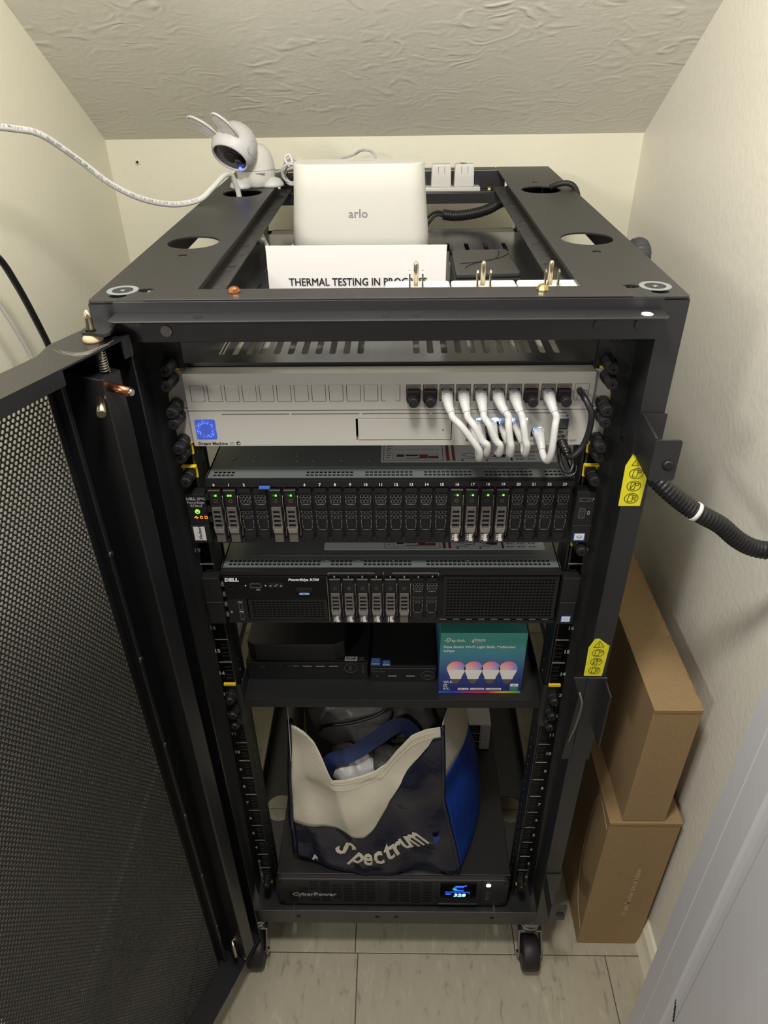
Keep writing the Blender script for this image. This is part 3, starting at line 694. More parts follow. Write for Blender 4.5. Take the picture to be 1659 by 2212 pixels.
t = MB().text('RESET', front(.2028, FY, 1.1040), .0030, .0002, off=.00006); t.build('lettering', 'ink_g', um)
MB().revolve([(.0010, 0), (.0010, .0003)], front(.2005, FY, 1.1052), 10).build('reset_hole', 'ink', um)
t = MB().text('10G', front(.1893, FY, 1.1345), .0030, .0002, off=.00006); t.build('lettering', 'ink_g', um)
MB().prism(circ(.1965, 1.1356, .0016, 12), front(0, FY, 0), 0, .0002).build('round_logo', 'blue_s', um)
b = MB()
for x in (.1590, .1640): b.box(x, x+.0035, FY-.0002, FY, 1.1050, 1.1062)
b.build('port_mark', 'ink_g', um)
MB().box(.1580, .1980, FY-.0002, FY, 1.1036, 1.1041).build('port_rule', 'ink_g', um)

# ---- white patch cables looping from the panel down to the gateway
LBL = ['leftmost white patch cable, looping from patch panel down to gateway', 'second white patch cable from the left on the patch panel',
       'third white patch cable from the left, in front of a lit port', 'fourth white patch cable from the left on the patch panel',
       'fifth white patch cable from left, just left of a black capped port', 'white patch cable at right plugged alone near the fibre port']
def plug(parent, x, z, lit, drop, sd):
    b = MB().box(x-.0056, x+.0056, FY-.010, FY+.008, z-.0044, z+.0040); b.build('plug', 'clear' if lit else 'cable_w', parent, bevel=.0006)
    MB().box(x-.0030, x+.0030, FY-.013, FY+.004, z+.0042, z+.0054).build('latch_clip', 'clear', parent)
    bt = MB(); pth = [(x, FY-.009, z), (x+sd*.1, FY-.016, z-drop*.15), (x+sd*.4, FY-.023, z-drop*.5), (x+sd, FY-.029, z-drop)]
    P = spline(pth, 6); n = len(P)
    bt.tube(P, .0055, 12, lambda i: (.0062-.0022*i/(n-1))*(1.0 if i % 3 else 1.09)); bt.build('boot', 'cable_w', parent)
    return Vector(P[-1]), (Vector(P[-1])-Vector(P[-2])).normalized()
lows = [(.0940, 1.1205, 0), (.1000, 1.1270, 0), (.1135, 1.1265, 0), (.1275, 1.1255, 0), (.1425, 1.1265, 0), (.1660, 1.1180, 0)]
ups = [.0633, .0813, .0998, .1182, .1361, .1724]
for i, (ux, (lx, lz, _)) in enumerate(zip(ups, lows)):
    t = thing('patch_cable', LBL[i], 'ethernet cable', (ux, FY, zc24), 'white patch cables between panel and gateway')
    skew = (.0035, .002, .001, .006, .0035, .003)[i]
    p0, d0 = plug(t, ux, zc24-.002, False, .008, skew)
    p1, d1 = plug(t, lx, lz, True, .009, (.003, .003, .003, .003, .003, .001)[i])
    mx = lx+(.004, .0055, .0055, .0025, .004, .0065)[i]
    pts = [p0, p0+d0*.006, (p0.x+(mx-p0.x)*.30, -.053, 1.146), (p0.x+(mx-p0.x)*.70, -.058, 1.131), (p0.x+(mx-p0.x)*.95, -.0595, p1.z+.008), (mx*.75+p1.x*.25, -.0560, p1.z-.0035), (mx*.3+p1.x*.7, -.0490, p1.z-.005), p1+d1*.002, p1-d1*.003]
    MB().tube(spline(pts, 8), .0037, 12).build('jacket', 'cable_w', t)
# ---- black fibre lead
t = thing('black_lead', 'black direct attach lead looping from panel hole to fibre port', 'cable', (.208, FY, 1.16))
x = .206
pts = [(x, .006, zc24+.002), (x, -.012, zc24+.002), (x+.003, -.026, zc24-.001), (x+.0095, -.034, 1.150), (x+.0095, -.036, 1.130), (x+.005, -.037, 1.112), (x-.003, -.038, 1.101), (x-.0085, -.034, 1.0985), (.1935, -.026, 1.1045)]
MB().tube(spline(pts, 8), .0034, 12).build('jacket', 'cable_b', t)
P = spline([(.1965, -.032, 1.1005), (.1925, -.025, 1.1070), (.1905, -.017, 1.1110)], 9); n = len(P)
MB().tube(P, .005, 12, lambda i: .0046+.0018*i/(n-1)+(.0006 if i % 3 == 0 else 0)).build('strain_relief', 'cable_b', t)
MB().box(.1846, .1976, FY-.013, FY-.002, 1.1086, 1.1150).build('connector_shell', 'chrome', t, bevel=.0008)
MB().tube(spline([(.1885, -.022, 1.108), (.1895, -.032, 1.094), (.194, -.040, 1.083), (.201, -.040, 1.0825), (.204, -.034, 1.09), (.1995, -.024, 1.104)], 7), .0022, 8).build('pull_tab', 'cable_b', t)
MB().tube(spline([(.194, -.030, 1.0845), (.196, -.032, 1.0755), (.203, -.032, 1.072), (.209, -.032, 1.076), (.2095, -.030, 1.084)], 7), .0004, 6).build('release_wire', 'chrome', t)

# ---- rack servers
def lid(t, zt, yfr, depth, vents, slots_step, rivets=()):
    """steel lid: flat top with a row of small vent holes behind its front edge"""
    hs = []
    for x0, x1 in vents:
        n = int(round((x1-x0)/slots_step))
        for k in range(n):
            for y in (yfr+.0068, yfr+.0135):
                x = x0+slots_step*(k+.5); hs.append(rect(x-slots_step*.37, x+slots_step*.37, y-.0021, y+.0021))
    MB().plate(rect(-.2165, .2165, yfr, yfr+.0195), hs, flat(0, 0, zt), .001).build('vent_strip', 'lid', t)
    b = MB().box(-.2165, .2165, yfr+.0195, yfr+depth, zt-.001, zt).box(-.190, .205, yfr+.0245, yfr+.0258, zt, zt+.0007)
    b.build('lid', 'lid', t)
    for x, y in rivets: MB().revolve([(.0024, 0), (.0022, .0006), (.0010, .0008)], flat(x, y, zt), 10).build('rivet', 'lid', t)
    MB().box(-.2150, .2150, yfr+.001, yfr+depth, zt-.080, zt-.003).build('chassis', 'void', t)
    for sx in (-1, 1): MB().box(*sorted((sx*.2150, sx*.2170)), yfr, yfr+depth, zt-.086, zt).build('side_wall', 'lid', t)
def service_label(t, zt, y0, y1, x0=-.0105):
    """printed plan of the server pasted to the lid (the square code on it is left out)"""
    L = MB().prism(rrect(x0, .2035, y0, y1, .002), flat(0, 0, zt), 0, .0003).build('service_label', 'lidlbl', t)
    z = zt+.0003; k = MB(); r = MB(); h = y1-y0
    def fr(x0, x1, a, c, wd=.0006):
        for q in ((x0, x1, a, a+wd), (x0, x1, c-wd, c), (x0, x0+wd, a, c), (x1-wd, x1, a, c)): k.box(q[0], q[1], q[2], q[3], z, z+.0001)
    fr(-.0075, .0660, y0+.003, y1-.002)
    r.box(.0005, .0570, y1-.016, y1-.007, z, z+.0001); k.box(-.004, .062, y0+.030, y0+.0304, z, z+.0001)
    fr(.004, .060, y0+.007, y0+.020, .0004)
    for q in ((.0085, .018, y0+.0125, y0+.018), (.020, .035, y0+.0145, y0+.018)): k.box(*q, z, z+.0001)
    for i in range(5): k.box(.021+i*.0032, .0230+i*.0032, y0+.0085, y0+.0105, z, z+.0001)
    r.box(.0365, .0472, y0+.009, y0+.018, z, z+.0001); r.box(.0478, .0595, y0+.009, y0+.015, z, z+.0001)
    for i in range(9): k.box(-.004, .000+.002*(i % 3), y0+.010+i*h*.07, y0+.0112+i*h*.07, z, z+.0001)
    r.box(.0695, .0735, y0+.003, y1-.003, z, z+.0001); r.box(.0770, .0805, y0+.003, y1-.003, z, z+.0001)
    def li(pts, wd=.0004):
        for (a, c), (e, f) in zip(pts, pts[1:]):
            k.mbox(frame((a, c, z), (e-a, f-c, 0), (-(f-c), e-a, 0)), 0, math.hypot(e-a, f-c), -wd, wd, 0, .0001)
    for x in (.087, .117):
        for j in (0, 1):
            yy = y0+.006+j*(h*.5)
            li([(x, yy), (x+.006, yy+.003), (x+.012, yy+.001), (x+.020, yy+.006)]); li([(x+.002, yy+.010), (x+.012, yy+.006), (x+.024, yy+.004), (x+.025, yy+.010), (x+.012, yy+.016), (x+.002, yy+.012)])
            if x > .1: k.prism([(x+.010, yy+.007), (x+.023, yy+.005), (x+.026, yy+.011), (x+.014, yy+.014)], flat(0, 0, z), 0, .0001)
        k.prism(circ(x+.002, y0+.0035, .0016, 8), flat(0, 0, z), 0, .0001)
    k.box(.1475, .1500, y0+.003, y1-.002, z, z+.0001)
    fr(.1525, .1955, y0+.021, y1-.002, .0005)
    k.text('Quick Resource Locator', flat(.1545, y0+.0235, z), .0041, .0001, off=.00008, sx=.92)
    li([(.156, y1-.010), (.160, y1-.014), (.163, y1-.008), (.168, y1-.015), (.170, y1-.009)])
    for j in range(2):
        for i in range(3):
            x = .1545+i*.0145; y = y0+.0055+j*.0075
            k.prism(circ(x+.0012, y+.001, .0014, 8), flat(0, 0, z), 0, .0001)
            for q in range(2): k.box(x+.0038, x+.0100-.002*q, y+.0014-q*.0017, y+.0022-q*.0017, z, z+.0001)
    k.build('label_print', 'lbl_dark', L); r.build('label_print_red', 'red', L)
def drive_active(t, x, zt, zb, y, leds, ring, lbl):
    """hot-swap drive carrier with a slatted release handle"""
    H = zt-zb; w2 = .0069
    b = MB().box(x-w2, x+w2, y, y+.012, zb, zt).build('drive_carrier', 'black', t, bevel=.0005)
    MB().box(x-w2, x+w2, y-.0014, y+.001, zt-.0009, zt).build('top_edge', 'handle', b)
    for i, on in enumerate(leds):
        if on is not None: MB().box(x-.0006+i*.0030-.0024, x+.0014+i*.0030-.0024, y-.0008, y, zt-.0088, zt-.0070).build('status_led', 'led_g' if on else 'led_gd', b)
    zr = zt-.0155
    MB().plate(circ(x, zr, .0023, 16), [circ(x, zr, .0017, 12)], front(0, y-.0006, 0), .0006).build('release_button', ring, b)
    MB().box(x-.0050, x+.0050, y-.0004, y, zt-.0195, zt-.0115).build('button_pad', 'black_r', b)
    h0, h1 = zt-H*.32, zt-H*.74
    hs = []
    n = 4; st = (h0-.003-h1-.003)/n
    for i in range(n): hs.append(rect(x-.0040, x+.0040, h1+.0034+i*st, h1+.0034+(i+.78)*st))
    hb = MB().plate([(x-.0056, h0), (x-.0062, h1+.004), (x-.0050, h1-.0035), (x+.0050, h1-.0035), (x+.0062, h1+.004), (x+.0056, h0)], hs, front(0, y-.0030, 0), .0028)
    hn = hb.build('handle', 'handle', b)
    MB().prism([(x-.0064, h1+.0045), (x-.0052, h1-.004), (x+.0052, h1-.004), (x+.0064, h1+.0045), (x+.0046, h1+.0045), (x+.0040, h1+.0015), (x-.0040, h1+.0015), (x-.0046, h1+.0045)], front(0, y-.003, 0), 0, .0012).build('handle_latch', 'handle_l', hn)
    MB().box(x-.0052, x+.0052, y-.0022, y, zb+.0004, h1-.004).build('lower_face', 'handle', b)
    if lbl:
        l = MB().box(x-.0010, x+.0036, y-.0025, y-.0022, zb+.0018, h1-.0065).build('capacity_label', 'paper', b)
        MB().box(x-.0042, x-.0010, y-.0025, y-.0022, zb+.0018, h1-.0065).build('black_label_half', 'void', b)
        up = frame((x+.0004, y-.0026, zb+.0052), (0, 0, 1), (-1, 0, 0))
        MB().text('SAS', frame((x+.0024, y-.0026, h1-.0080), (0, 0, -1), (1, 0, 0)), .0034, .0001, off=.00008).build('lettering', 'ink', b)
        MB().text('2 TB 7.2k', frame((x-.0036, y-.0026, h1-.0075), (0, 0, -1), (1, 0, 0)), .0027, .0001, off=.00008, sx=.8).build('lettering', 'wink', b)
    # wire spring of the carrier seen in the gap at its right
    MB().tube(spline([(x+.0082, y+.003, zt-.010), (x+.0080, y+.001, zt-H*.3), (x+.0086, y+.003, zt-H*.45), (x+.0080, y+.001, zt-H*.6), (x+.0087, y+.003, zt-H*.75), (x+.0080, y+.002, zb+.006)], 4), .0006, 5).build('side_spring', 'jackmetal', b)
    return b
def drive_blank(t, x, zt, zb, y):
    """empty bay filler with a honeycomb window"""
    H = zt-zb; w2 = .0069
    b = MB().box(x-w2, x+w2, y+.004, y+.012, zb, zt)
    b.box(x-w2, x+w2, y, y+.004, zb+.003, zb+H*.16).box(x-w2, x+w2, y, y+.004, zt-H*.365, zt-H*.27)
    b.box(x-w2, x+w2, y, y+.004, zt-H*.06, zt)
    b = b.build('drive_filler', 'black', t)
    g = MB()
    def hexr(cx, cz, r):
        o = [(cx+r*math.cos(math.radians(60*i+30)), cz+r*math.sin(math.radians(60*i+30))) for i in range(6)]
        q = [(cx+r*.78*math.cos(math.radians(60*i+30)), cz+r*.78*math.sin(math.radians(60*i+30))) for i in range(6)]
        v = [(a, y+.001, c) for a, c in o+q]; g.add(v, [(i, (i+1) % 6, 6+(i+1) % 6, 6+i) for i in range(6)])
    R = .0025
    for j, (zz, n) in enumerate(((zt-H*.13, 3), (zt-H*.13-R*1.5, 2), (zt-H*.13-R*3, 3), (zt-H*.44, 3), (zt-H*.53, 3))):
        for i in range(n): hexr(x+(i-(n-1)/2)*R*1.73, zz, R)
    g.build('honeycomb_mesh', 'hexg', b)
    f = MB()
    def bar(a, c, wd=.0005): f.cyl((a[0], y-.0004, a[1]), (c[0], y-.0004, c[1]), wd, 5)
    for za, zb_ in ((zt-H*.12, zt-H*.275), (zt-H*.60, zt-H*.765)):
        p = [(x-.0062, za), (x-.0058, (za+zb_)/2), (x-.0048, zb_), (x+.0048, zb_), (x+.0058, (za+zb_)/2), (x+.0062, za)]
        for q, s in zip(p, p[1:]): bar(q, s)
    for zz in (zt-H*.40, zt-H*.485, zt-H*.57): bar((x-.0060, zz), (x-.0060, zz-H*.05)); bar((x+.0060, zz), (x+.0060, zz-H*.05))
    f.build('finger_frame', 'hexg', b)
    MB().prism([(x-.0060, zb+H*.145), (x-.0046, zb+.002), (x+.0046, zb+.002), (x+.0060, zb+H*.145)], front(0, y, 0), 0, .0012).build('bottom_grip', 'black', b)
    return b
def retag(o, dx):
    c = copy_tree(o, (dx, 0, 0)); return c
# ---- 24-bay server
SY = -.013
zt, zb = uz(21), uz(19)
s1 = thing('storage_server', 'upper rack server with twenty four slim drive bays', 'server', (0, .3, zb))
lid(s1, zt-.001, -.005, .66, ((-.2099, -.1843), (-.0993, -.0417), (-.029, .0287), (.0407, .0993), (.1124, .171), (.183, .2106)), .0052, ((-.166, .047), (-.113, .047), (-.166, .035), (-.113, .035), (-.093, .036), (-.058, .036), (-.024, .036), (-.168, .0215), (-.112, .0215), (-.192, .040)))
service_label(s1, zt-.001, .0310, .115)
b = MB().box(-.2165, .2165, -.0068, -.005, zb, zt-.001).box(-.2165, .2165, -.0105, -.0068, zt-.010, zt-.003)
b.box(-.2165, .2165, SY-.001, -.005, zb, zb+.0035); b.build('bay_frame', 'black', s1)
p0, pit = -.2072, .01793
N = MB()
for i in range(24):
    if i in (3, 4, 5): continue
    N.text(str(i), front(p0+pit*i, -.0105, zt-.0088), .0050, .0002, 'CENTER', .0001)
N.build('bay_number', 'wink', s1)
MB().box(p0+pit*3.05, p0+pit*3.75, SY-.004, SY, zt-.0092, zt-.0068).build('pull_tag', 'blue_s', s1)
ct, cb = zt-.0125, zb+.0015
act = {0: ((0, 1), 'ring_g', 0), 1: ((1, 1), 'ring_o', 0), 4: ((0, 1), 'ring_g', 0), 5: ((0, 1), 'ring_o', 0), 16: ((0, 1), 'ring_o', 1), 17: ((0, 1), 'ring_g', 1), 18: ((0, 1), 'ring_g', 1), 19: ((0, 1), 'ring_o', 1)}
blank = None
for i in range(24):
    x = p0+pit*i
    if i in act: drive_active(s1, x, ct, cb, SY, *act[i])
    elif blank is None: blank = drive_blank(s1, x, ct, cb, SY); bx = x
    else: copy_tree(blank, (x-bx, 0, 0))
# its ears
e = MB().box(-.2420, -.2190, SY-.004, -.0015, zb+.002, zt-.016).build('left_ear', 'black', s1, bevel=.001)
L = MB().text('DELL', front(-.2408, SY-.0042, zt-.0240), .0052, .0002, off=.0002).build('lettering', 'wink_d', e)
MB().text('EMC', front(-.2277, SY-.0042, zt-.0240), .0052, .0002).build('lettering', 'wink_d', e)
MB().text('PowerEdge', front(-.2302, SY-.0042, zt-.0290), .0045, .0002, 'CENTER').build('lettering', 'wink_d', e)
MB().text('R730xd', front(-.2302, SY-.0042, zt-.0335), .0045, .0002, 'CENTER').build('lettering', 'wink_d', e)
MB().plate(circ(-.2300, zt-.0405, .0030, 16), [circ(-.2300, zt-.0408, .0016, 10)], front(0, SY-.0043, 0), .0003).box(-.2305, -.2295, SY-.0044, SY-.004, zt-.0405, zt-.0370).build('power_led', 'led_g', e)
b = MB()
b.tube([(-.2350, SY-.0043, zt-.0490), (-.2335, SY-.0043, zt-.0490), (-.2328, SY-.0043, zt-.0465), (-.2318, SY-.0043, zt-.0510), (-.2310, SY-.0043, zt-.0488), (-.2300, SY-.0043, zt-.0488)], .0004, 5)
b.plate(rrect(-.2280, -.2250, zt-.0508, zt-.0468, .0012), [rrect(-.2273, -.2257, zt-.0500, zt-.0478, .0006)], front(0, SY-.0043, 0), .0003)
b.plate(rect(-.2225, -.2192, zt-.0508, zt-.0470), [rect(-.2219, -.2198, zt-.0503, zt-.0475)], front(0, SY-.0043, 0), .0003)
b.build('status_icons', 'led_o', e)
MB().box(-.2420, -.2190, SY-.0060, SY-.004, zb+.003, zt-.0600).build('ear_lever', 'black', e, bevel=.0008)
l = MB().box(-.2385, -.2245, SY-.0063, SY-.006, zb+.0075, zb+.0275).build('name_label', 'paper', e)
MB().text('Herbert', frame((-.2288, SY-.0064, zb+.0094), (0, 0, 1), (-1, 0, 0)), .0060, .0002).build('lettering', 'ink', e)
for z in (.030, .045, .062): MB().box(-.2190, -.2150, SY, -.004, zb+z, zb+z+.006).build('hook', 'black', s1)
e = MB().box(.2195, .2425, SY-.004, -.0015, zb+.002, zt-.014).build('right_ear', 'black', s1, bevel=.001)
MB().plate(rect(.2232, .2365, zt-.0272, zt-.0222), [rect(.2237, .2360, zt-.0267, zt-.0227)], front(0, SY-.0046, 0), .0006).box(.2250, .2262, SY-.0045, SY-.004, zt-.0262, zt-.0252).box(.2330, .2342, SY-.0045, SY-.004, zt-.0262, zt-.0252).build('usb_port', 'steelgrey', e)
MB().plate(rrect(.2243, .2322, zt-.0510, zt-.0365, .0025), [rrect(.2251, .2314, zt-.0502, zt-.0373, .002)], front(0, SY-.0050, 0), .001).build('video_port', 'zinc', e)
b = MB()
for j in range(5):
    for i in range(3): b.prism(circ(.2264+i*.0018, zt-.0478+j*.0021, .0005, 6), front(0, SY-.004, 0), 0, .0004)
b.build('video_pins', 'handle', e)
b = MB().plate(rect(.2350, .2378, zt-.0456, zt-.0412), [rect(.2355, .2373, zt-.0450, zt-.0418)], front(0, SY-.0042, 0), .0002)
b.tube([(.2385, SY-.0042, zt-.0270), (.2390, SY-.0042, zt-.0235), (.2395, SY-.0042, zt-.0222)], .0003, 5).tube([(.2390, SY-.0042, zt-.0240), (.2402, SY-.0042, zt-.0232)], .0003, 5)
b.build('port_icon', 'wink_d', e)
MB().box(.2195, .2425, SY-.0060, SY-.004, zb+.003, zt-.0600).build('ear_lever', 'black', e, bevel=.0008)
bd = MB().box(.2228, .2362, SY-.0063, SY-.006, zb+.0065, zb+.0175).build('blue_badge', 'blue_s', e)
MB().box(.2238, .2352, SY-.0065, SY-.0063, zb+.0075, zb+.0165).build('badge_face', 'wink', bd)
MB().plate(circ(.2295, zb+.0120, .0036, 14, .0022), [circ(.2295, zb+.0120, .0031, 14, .0017)], front(0, SY-.0066, 0), .0001).text('intel', front(.2295, SY-.0066, zb+.0110), .0030, .0001, 'CENTER').build('badge_print', 'blue_s', e)

# ---- eight-bay server below
zt, zb = uz(18), uz(16)
s2 = thing('compute_server', 'lower rack server with eight drive bays between two vent grilles', 'server', (0, .3, zb))
lid(s2, zt-.001, -.006, .66, ((-.2091, -.0889), (-.0769, -.0499), (-.0348, .0302), (.046, .2063)), .0057, ((-.082, .009), (-.041, .010), (.004, .009), (.1, .009)))
service_label(s2, zt-.001, .0310, .110, -.088)
b = MB().box(-.2165, .2165, -.0075, -.006, zb, zt-.001).box(-.2165, .2165, SY-.001, -.006, zt-.0072, zt-.0012).box(-.2165, .2165, SY-.001, -.006, zb, zb+.0045)
b.build('bay_frame', 'black', s2)
# left control panel
pa = MB().box(-.2150, -.0820, SY-.0015, -.0075, zt-.0475, zt-.0085).build('control_panel', 'gloss', s2, bevel=.001)
MB().text('DELL', front(-.2128, SY-.0017, zt-.0168), .0072, .0002, off=.0005, shear=.1, sx=1.1).build('lettering', 'wink', pa)
MB().text('PowerEdge R730', front(-.1310, SY-.0017, zt-.0160), .0054, .0002, off=.00018, shear=.25, sx=1.05).build('lettering', 'wink', pa)
MB().plate(rrect(-.1810, -.1660, zt-.0278, zt-.0205, .0025), [rrect(-.1800, -.1670, zt-.0270, zt-.0213, .002)], front(0, SY-.0025, 0), .001).build('video_port', 'zinc', pa)
for x in (-.1870, -.1610): MB().revolve([(.0016, 0), (.0016, .0008), (.0008, .0012)], front(x, SY-.0015, zt-.0245), 10).build('port_screw', 'zinc', pa)
MB().plate(circ(-.2050, zt-.0270, .0045, 20), [circ(-.2050, zt-.0270, .0038, 16)], front(0, SY-.0022, 0), .0008).build('power_button', 'black_r', pa)
MB().plate(circ(-.1945, zt-.0275, .0022, 14), [circ(-.1945, zt-.0275, .0015, 10)], front(0, SY-.0020, 0), .0006).build('indicator_button', 'black_r', pa)
b = MB()
for x, s in ((-.1545, '<'), (-.1405, '>')): b.text(s, front(x, SY-.0022, zt-.0262), .0058, .0002, 'CENTER')
b.tube([(-.1492, SY-.0023, zt-.0238), (-.1480, SY-.0023, zt-.0250), (-.1455, SY-.0023, zt-.0215)], .0003, 5)
b.build('button_arrows', 'wink_d', pa)
MB().box(-.1570, -.1380, SY-.0020, SY-.0015, zt-.0272, zt-.0198).build('button_strip', 'black_r', pa)
MB().box(-.1210, -.1010, SY-.0035, SY-.0015, zt-.0330, zt-.0275).build('tag_slot', 'void', pa)
tg = MB().prism(rrect(-.1180, -.1045, zt-.0372, zt-.0342, .0014), front(0, SY-.0040, 0), 0, .0004).build('pull_tag', 'blue_p', pa)
MB().text('EST', front(-.1112, SY-.0045, zt-.0368), .0028, .0001, 'CENTER').build('lettering', 'blue_s', pa)
MB().plate(rect(-.1735, -.1690, zt-.0322, zt-.0302), [rect(-.1730, -.1695, zt-.0318, zt-.0306)], front(0, SY-.0017, 0), .0002).build('port_icon', 'wink_d', pa)
# lower left: slots and grille
lp = MB().box(-.2150, -.1890, SY-.001, -.0075, zb+.0045, zt-.0478).build('port_panel', 'black', s2, bevel=.0006)
for z in (zb+.0285, zb+.0115): MB().plate(rect(-.2000, -.1950, z-.006, z+.006), [rect(-.1994, -.1956, z-.0054, z+.0054)], front(0, SY-.0016, 0), .0006).build('usb_port', 'handle', lp)
b = MB()
for z in (zb+.0360, zb+.0190): b.tube([(-.2010, SY-.0012, z), (-.1990, SY-.0012, z+.0012), (-.1970, SY-.0012, z), (-.1945, SY-.0012, z+.0009)], .0004, 5)
b.prism(circ(-.2108, zb+.0190, .0014, 10), front(0, SY-.001, 0), 0, .0002); b.build('port_icon', 'wink_d', lp)
MB().box(-.2062, -.2032, SY-.0014, SY, zb+.011, zb+.030).build('card_slot', 'void', lp)
def grille(x0, x1, z0_, z1_, nx, nz, name):
    px, pz = (x1-x0)/nx, (z1_-z0_)/nz
    hs = [rect(x0+px*(i+.14), x0+px*(i+.86), z0_+pz*(j+.2), z0_+pz*(j+.8)) for i in range(nx) for j in range(nz)]
    return MB().plate(rect(x0-.004, x1+.004, z0_-.003, z1_+.003), hs, front(0, SY-.001, 0), .0015).build(name, 'black', s2)
grille(-.1830, -.0870, zb+.0085, zb+.0375, 18, 7, 'vent_grille')
grille(.0725, .2115, zb+.0105, zt-.0135, 30, 13, 'vent_grille')
b = MB()
for k in range(9): b.box(.066+k*.0168, .066+k*.0168+.0085, SY-.0016, SY-.001, zb+.0062, zb+.0072)
b.build('tab_highlight', 'handle', s2)
MB().box(-.0815, -.0805, SY-.002, SY, zb+.003, zt-.010).build('panel_edge', 'steelgrey', s2)
# its drives
q0, qp = -.0714, .0179
N = MB()
for i in range(8): N.text(str(i), front(q0+qp*i, SY-.0012, zt-.0125+.0012), .0042, .0002, 'CENTER', .0001)
for x0, x1, a, c in ((q0-.008, q0+.0515, zt-.0040, zt-.0035), (q0+.0745, q0+7*qp+.008, zt-.0040, zt-.0035), (q0-.008, q0-.0075, zt-.0072, zt-.0035), (q0+7*qp+.0075, q0+7*qp+.008, zt-.0072, zt-.0035)): N.box(x0, x1, SY-.0013, SY-.001, a, c)
N.text('1', front(q0+.063, SY-.0012, zt-.0055), .0040, .0002, 'CENTER', .0001)
N.build('bay_number', 'wink_d', s2)
MB().box(q0-.0085, q0+7*qp+.0085, -.0085, -.0075, zb+.004, zt-.0075).build('bay_backing', 'black', s2)
ct, cb = zt-.0145, zb+.0010
for i in range(6): drive_active(s2, q0+qp*i, ct, cb, SY, (None, None), 'ring_g' if i != 1 else 'ring_o', 1 if i < 5 else 0)
bl = drive_blank(s2, q0+qp*6, ct, cb, SY); copy_tree(bl, (qp, 0, 0))
for sx, nm in ((-1, 'left_ear'), (1, 'right_ear')):
    e = MB().box(*sorted((sx*.2195, sx*.2420)), SY-.004, -.0015, zb+.002, zt-.0105).build(nm, 'black', s2, bevel=.001)
    MB().box(*sorted((sx*.2195, sx*.2405)), SY-.0060, SY-.004, zb+.0025, zb+.0400).build('ear_lever', 'black', e, bevel=.0008)
    if sx == 1:
        bd = MB().box(.2240, .2365, SY-.0063, SY-.006, zb+.0065, zb+.0170).build('blue_badge', 'blue_s', e)
        MB().box(.2250, .2355, SY-.0065, SY-.0063, zb+.0075, zb+.0160).build('badge_face', 'wink', bd)
        MB().plate(circ(.2302, zb+.0118, .0034, 14, .0022), [circ(.2302, zb+.0118, .0029, 14, .0017)], front(0, SY-.0066, 0), .0001).build('badge_print', 'blue_s', e)
    else:
        for z in (.010, .028, .045, .062): MB().box(-.2190, -.2150, SY, -.004, zb+z, zb+z+.004).build('hook', 'handle', s2)
# sliding rail brackets at both sides of each server
for sx in (-1, 1):
    for z in (uz(19), uz(16)):
        MB().box(*sorted((sx*.2178, sx*.2215)), .0, .65, z+.018, z+.058).build('slide_rail', 'zinc', rack)

# ---- cantilever shelf with small computers and a bulb box
zs2 = .664
c2 = thing('cantilever_shelf', 'deep black shelf tray carrying small computers and the bulb box', 'shelf', (0, .15, zs2))
MB().box(-.2205, .2205, 0, .38, zs2-.0016, zs2).box(-.2205, .2205, 0, .0016, zs2-.016, zs2).build('tray', 'black', c2, bevel=.0007)
for sx in (-1, 1):
    b = MB().prism([(.0, zs2+.028), (.38, zs2+.002), (.38, zs2), (.30, zs2), (.002, uz(11)+.002), (0, uz(11)+.002)], frame((sx*.2212, 0, 0), (0, 1, 0), (0, 0, 1)), -.0008, .0008)
    b.box(*sorted((sx*.2212, sx*.2412)), -.0020, 0, uz(11)+.001, uz(13)-.001); b.build('side_bracket', 'powder', c2)
    for z in (.684, .652, .628): thumb(c2, sx*.2345, -.002, z, .020)
# stacked black mini computers
def mini_pc(nm, lab, x0, x1, y0, dep, z, h):
    t = thing(nm, lab, 'mini computer', ((x0+x1)/2, y0+dep/2, z))
    MB().box(x0, x1, y0+.004, y0+dep, z+.001, z+h).build('case', 'black_r', t, bevel=.002)
    MB().box(x0+.001, x1-.001, y0, y0+.004, z, z+h-.0004).build('front_bezel', 'black', t, bevel=.0012)
    return t
t = mini_pc('mini_computer', 'wide black mini computer with three front slots, on shelf at left', -.2215, -.0355, .042, .184, zs2, .0356)
for x in (-.128, -.108, -.088): 
    p = MB().box(x-.0072, x+.0072, .0414, .0424, zs2+.0245, zs2+.0295).build('usb_port', 'void', t)
    MB().box(x-.0068, x+.0068, .0412, .0416, zs2+.0278, zs2+.0288).build('port_tongue', 'wink_d', p)
MB().box(-.150, -.140, .0412, .0422, zs2+.0275, zs2+.0290).build('port_slot', 'handle', t)
MB().box(-.1995, -.1925, .0414, .0420, zs2+.0262, zs2+.0268).build('status_bar', 'handle', t)
b = MB().plate(circ(-.0620, zs2+.0240, .0098, 28), [circ(-.0620, zs2+.0240, .0093, 28)], front(0, .0416, 0), .0004)
b.text('DELL', frame((-.0645, .0416, zs2+.0300), (0, 0, -1), (1, 0, 0)), .0052, .0002, off=.0001); b.build('round_badge', 'handle', t)
b = MB().text('Wyse 5070', frame((-.0450, .0416, zs2+.0320), (0, 0, -1), (1, 0, 0)), .0040, .0002)
for x in (-.148, -.1345): b.plate(circ(x-.021, zs2+.0282, .0014, 10), [circ(x-.021, zs2+.0282, .001, 8)], front(0, .0416, 0), .0003)
b.build('lettering', 'handle', t)
l = MB().box(-.0710, -.0520, .0455, .0540, zs2+.0356, zs2+.0358).build('white_sticker', 'paper', t)
MB().text('PCoIP', flat(-.0615, .0480, zs2+.0359), .0060, .0001, 'CENTER', .0002).build('lettering', 'ink', l)
b = MB()
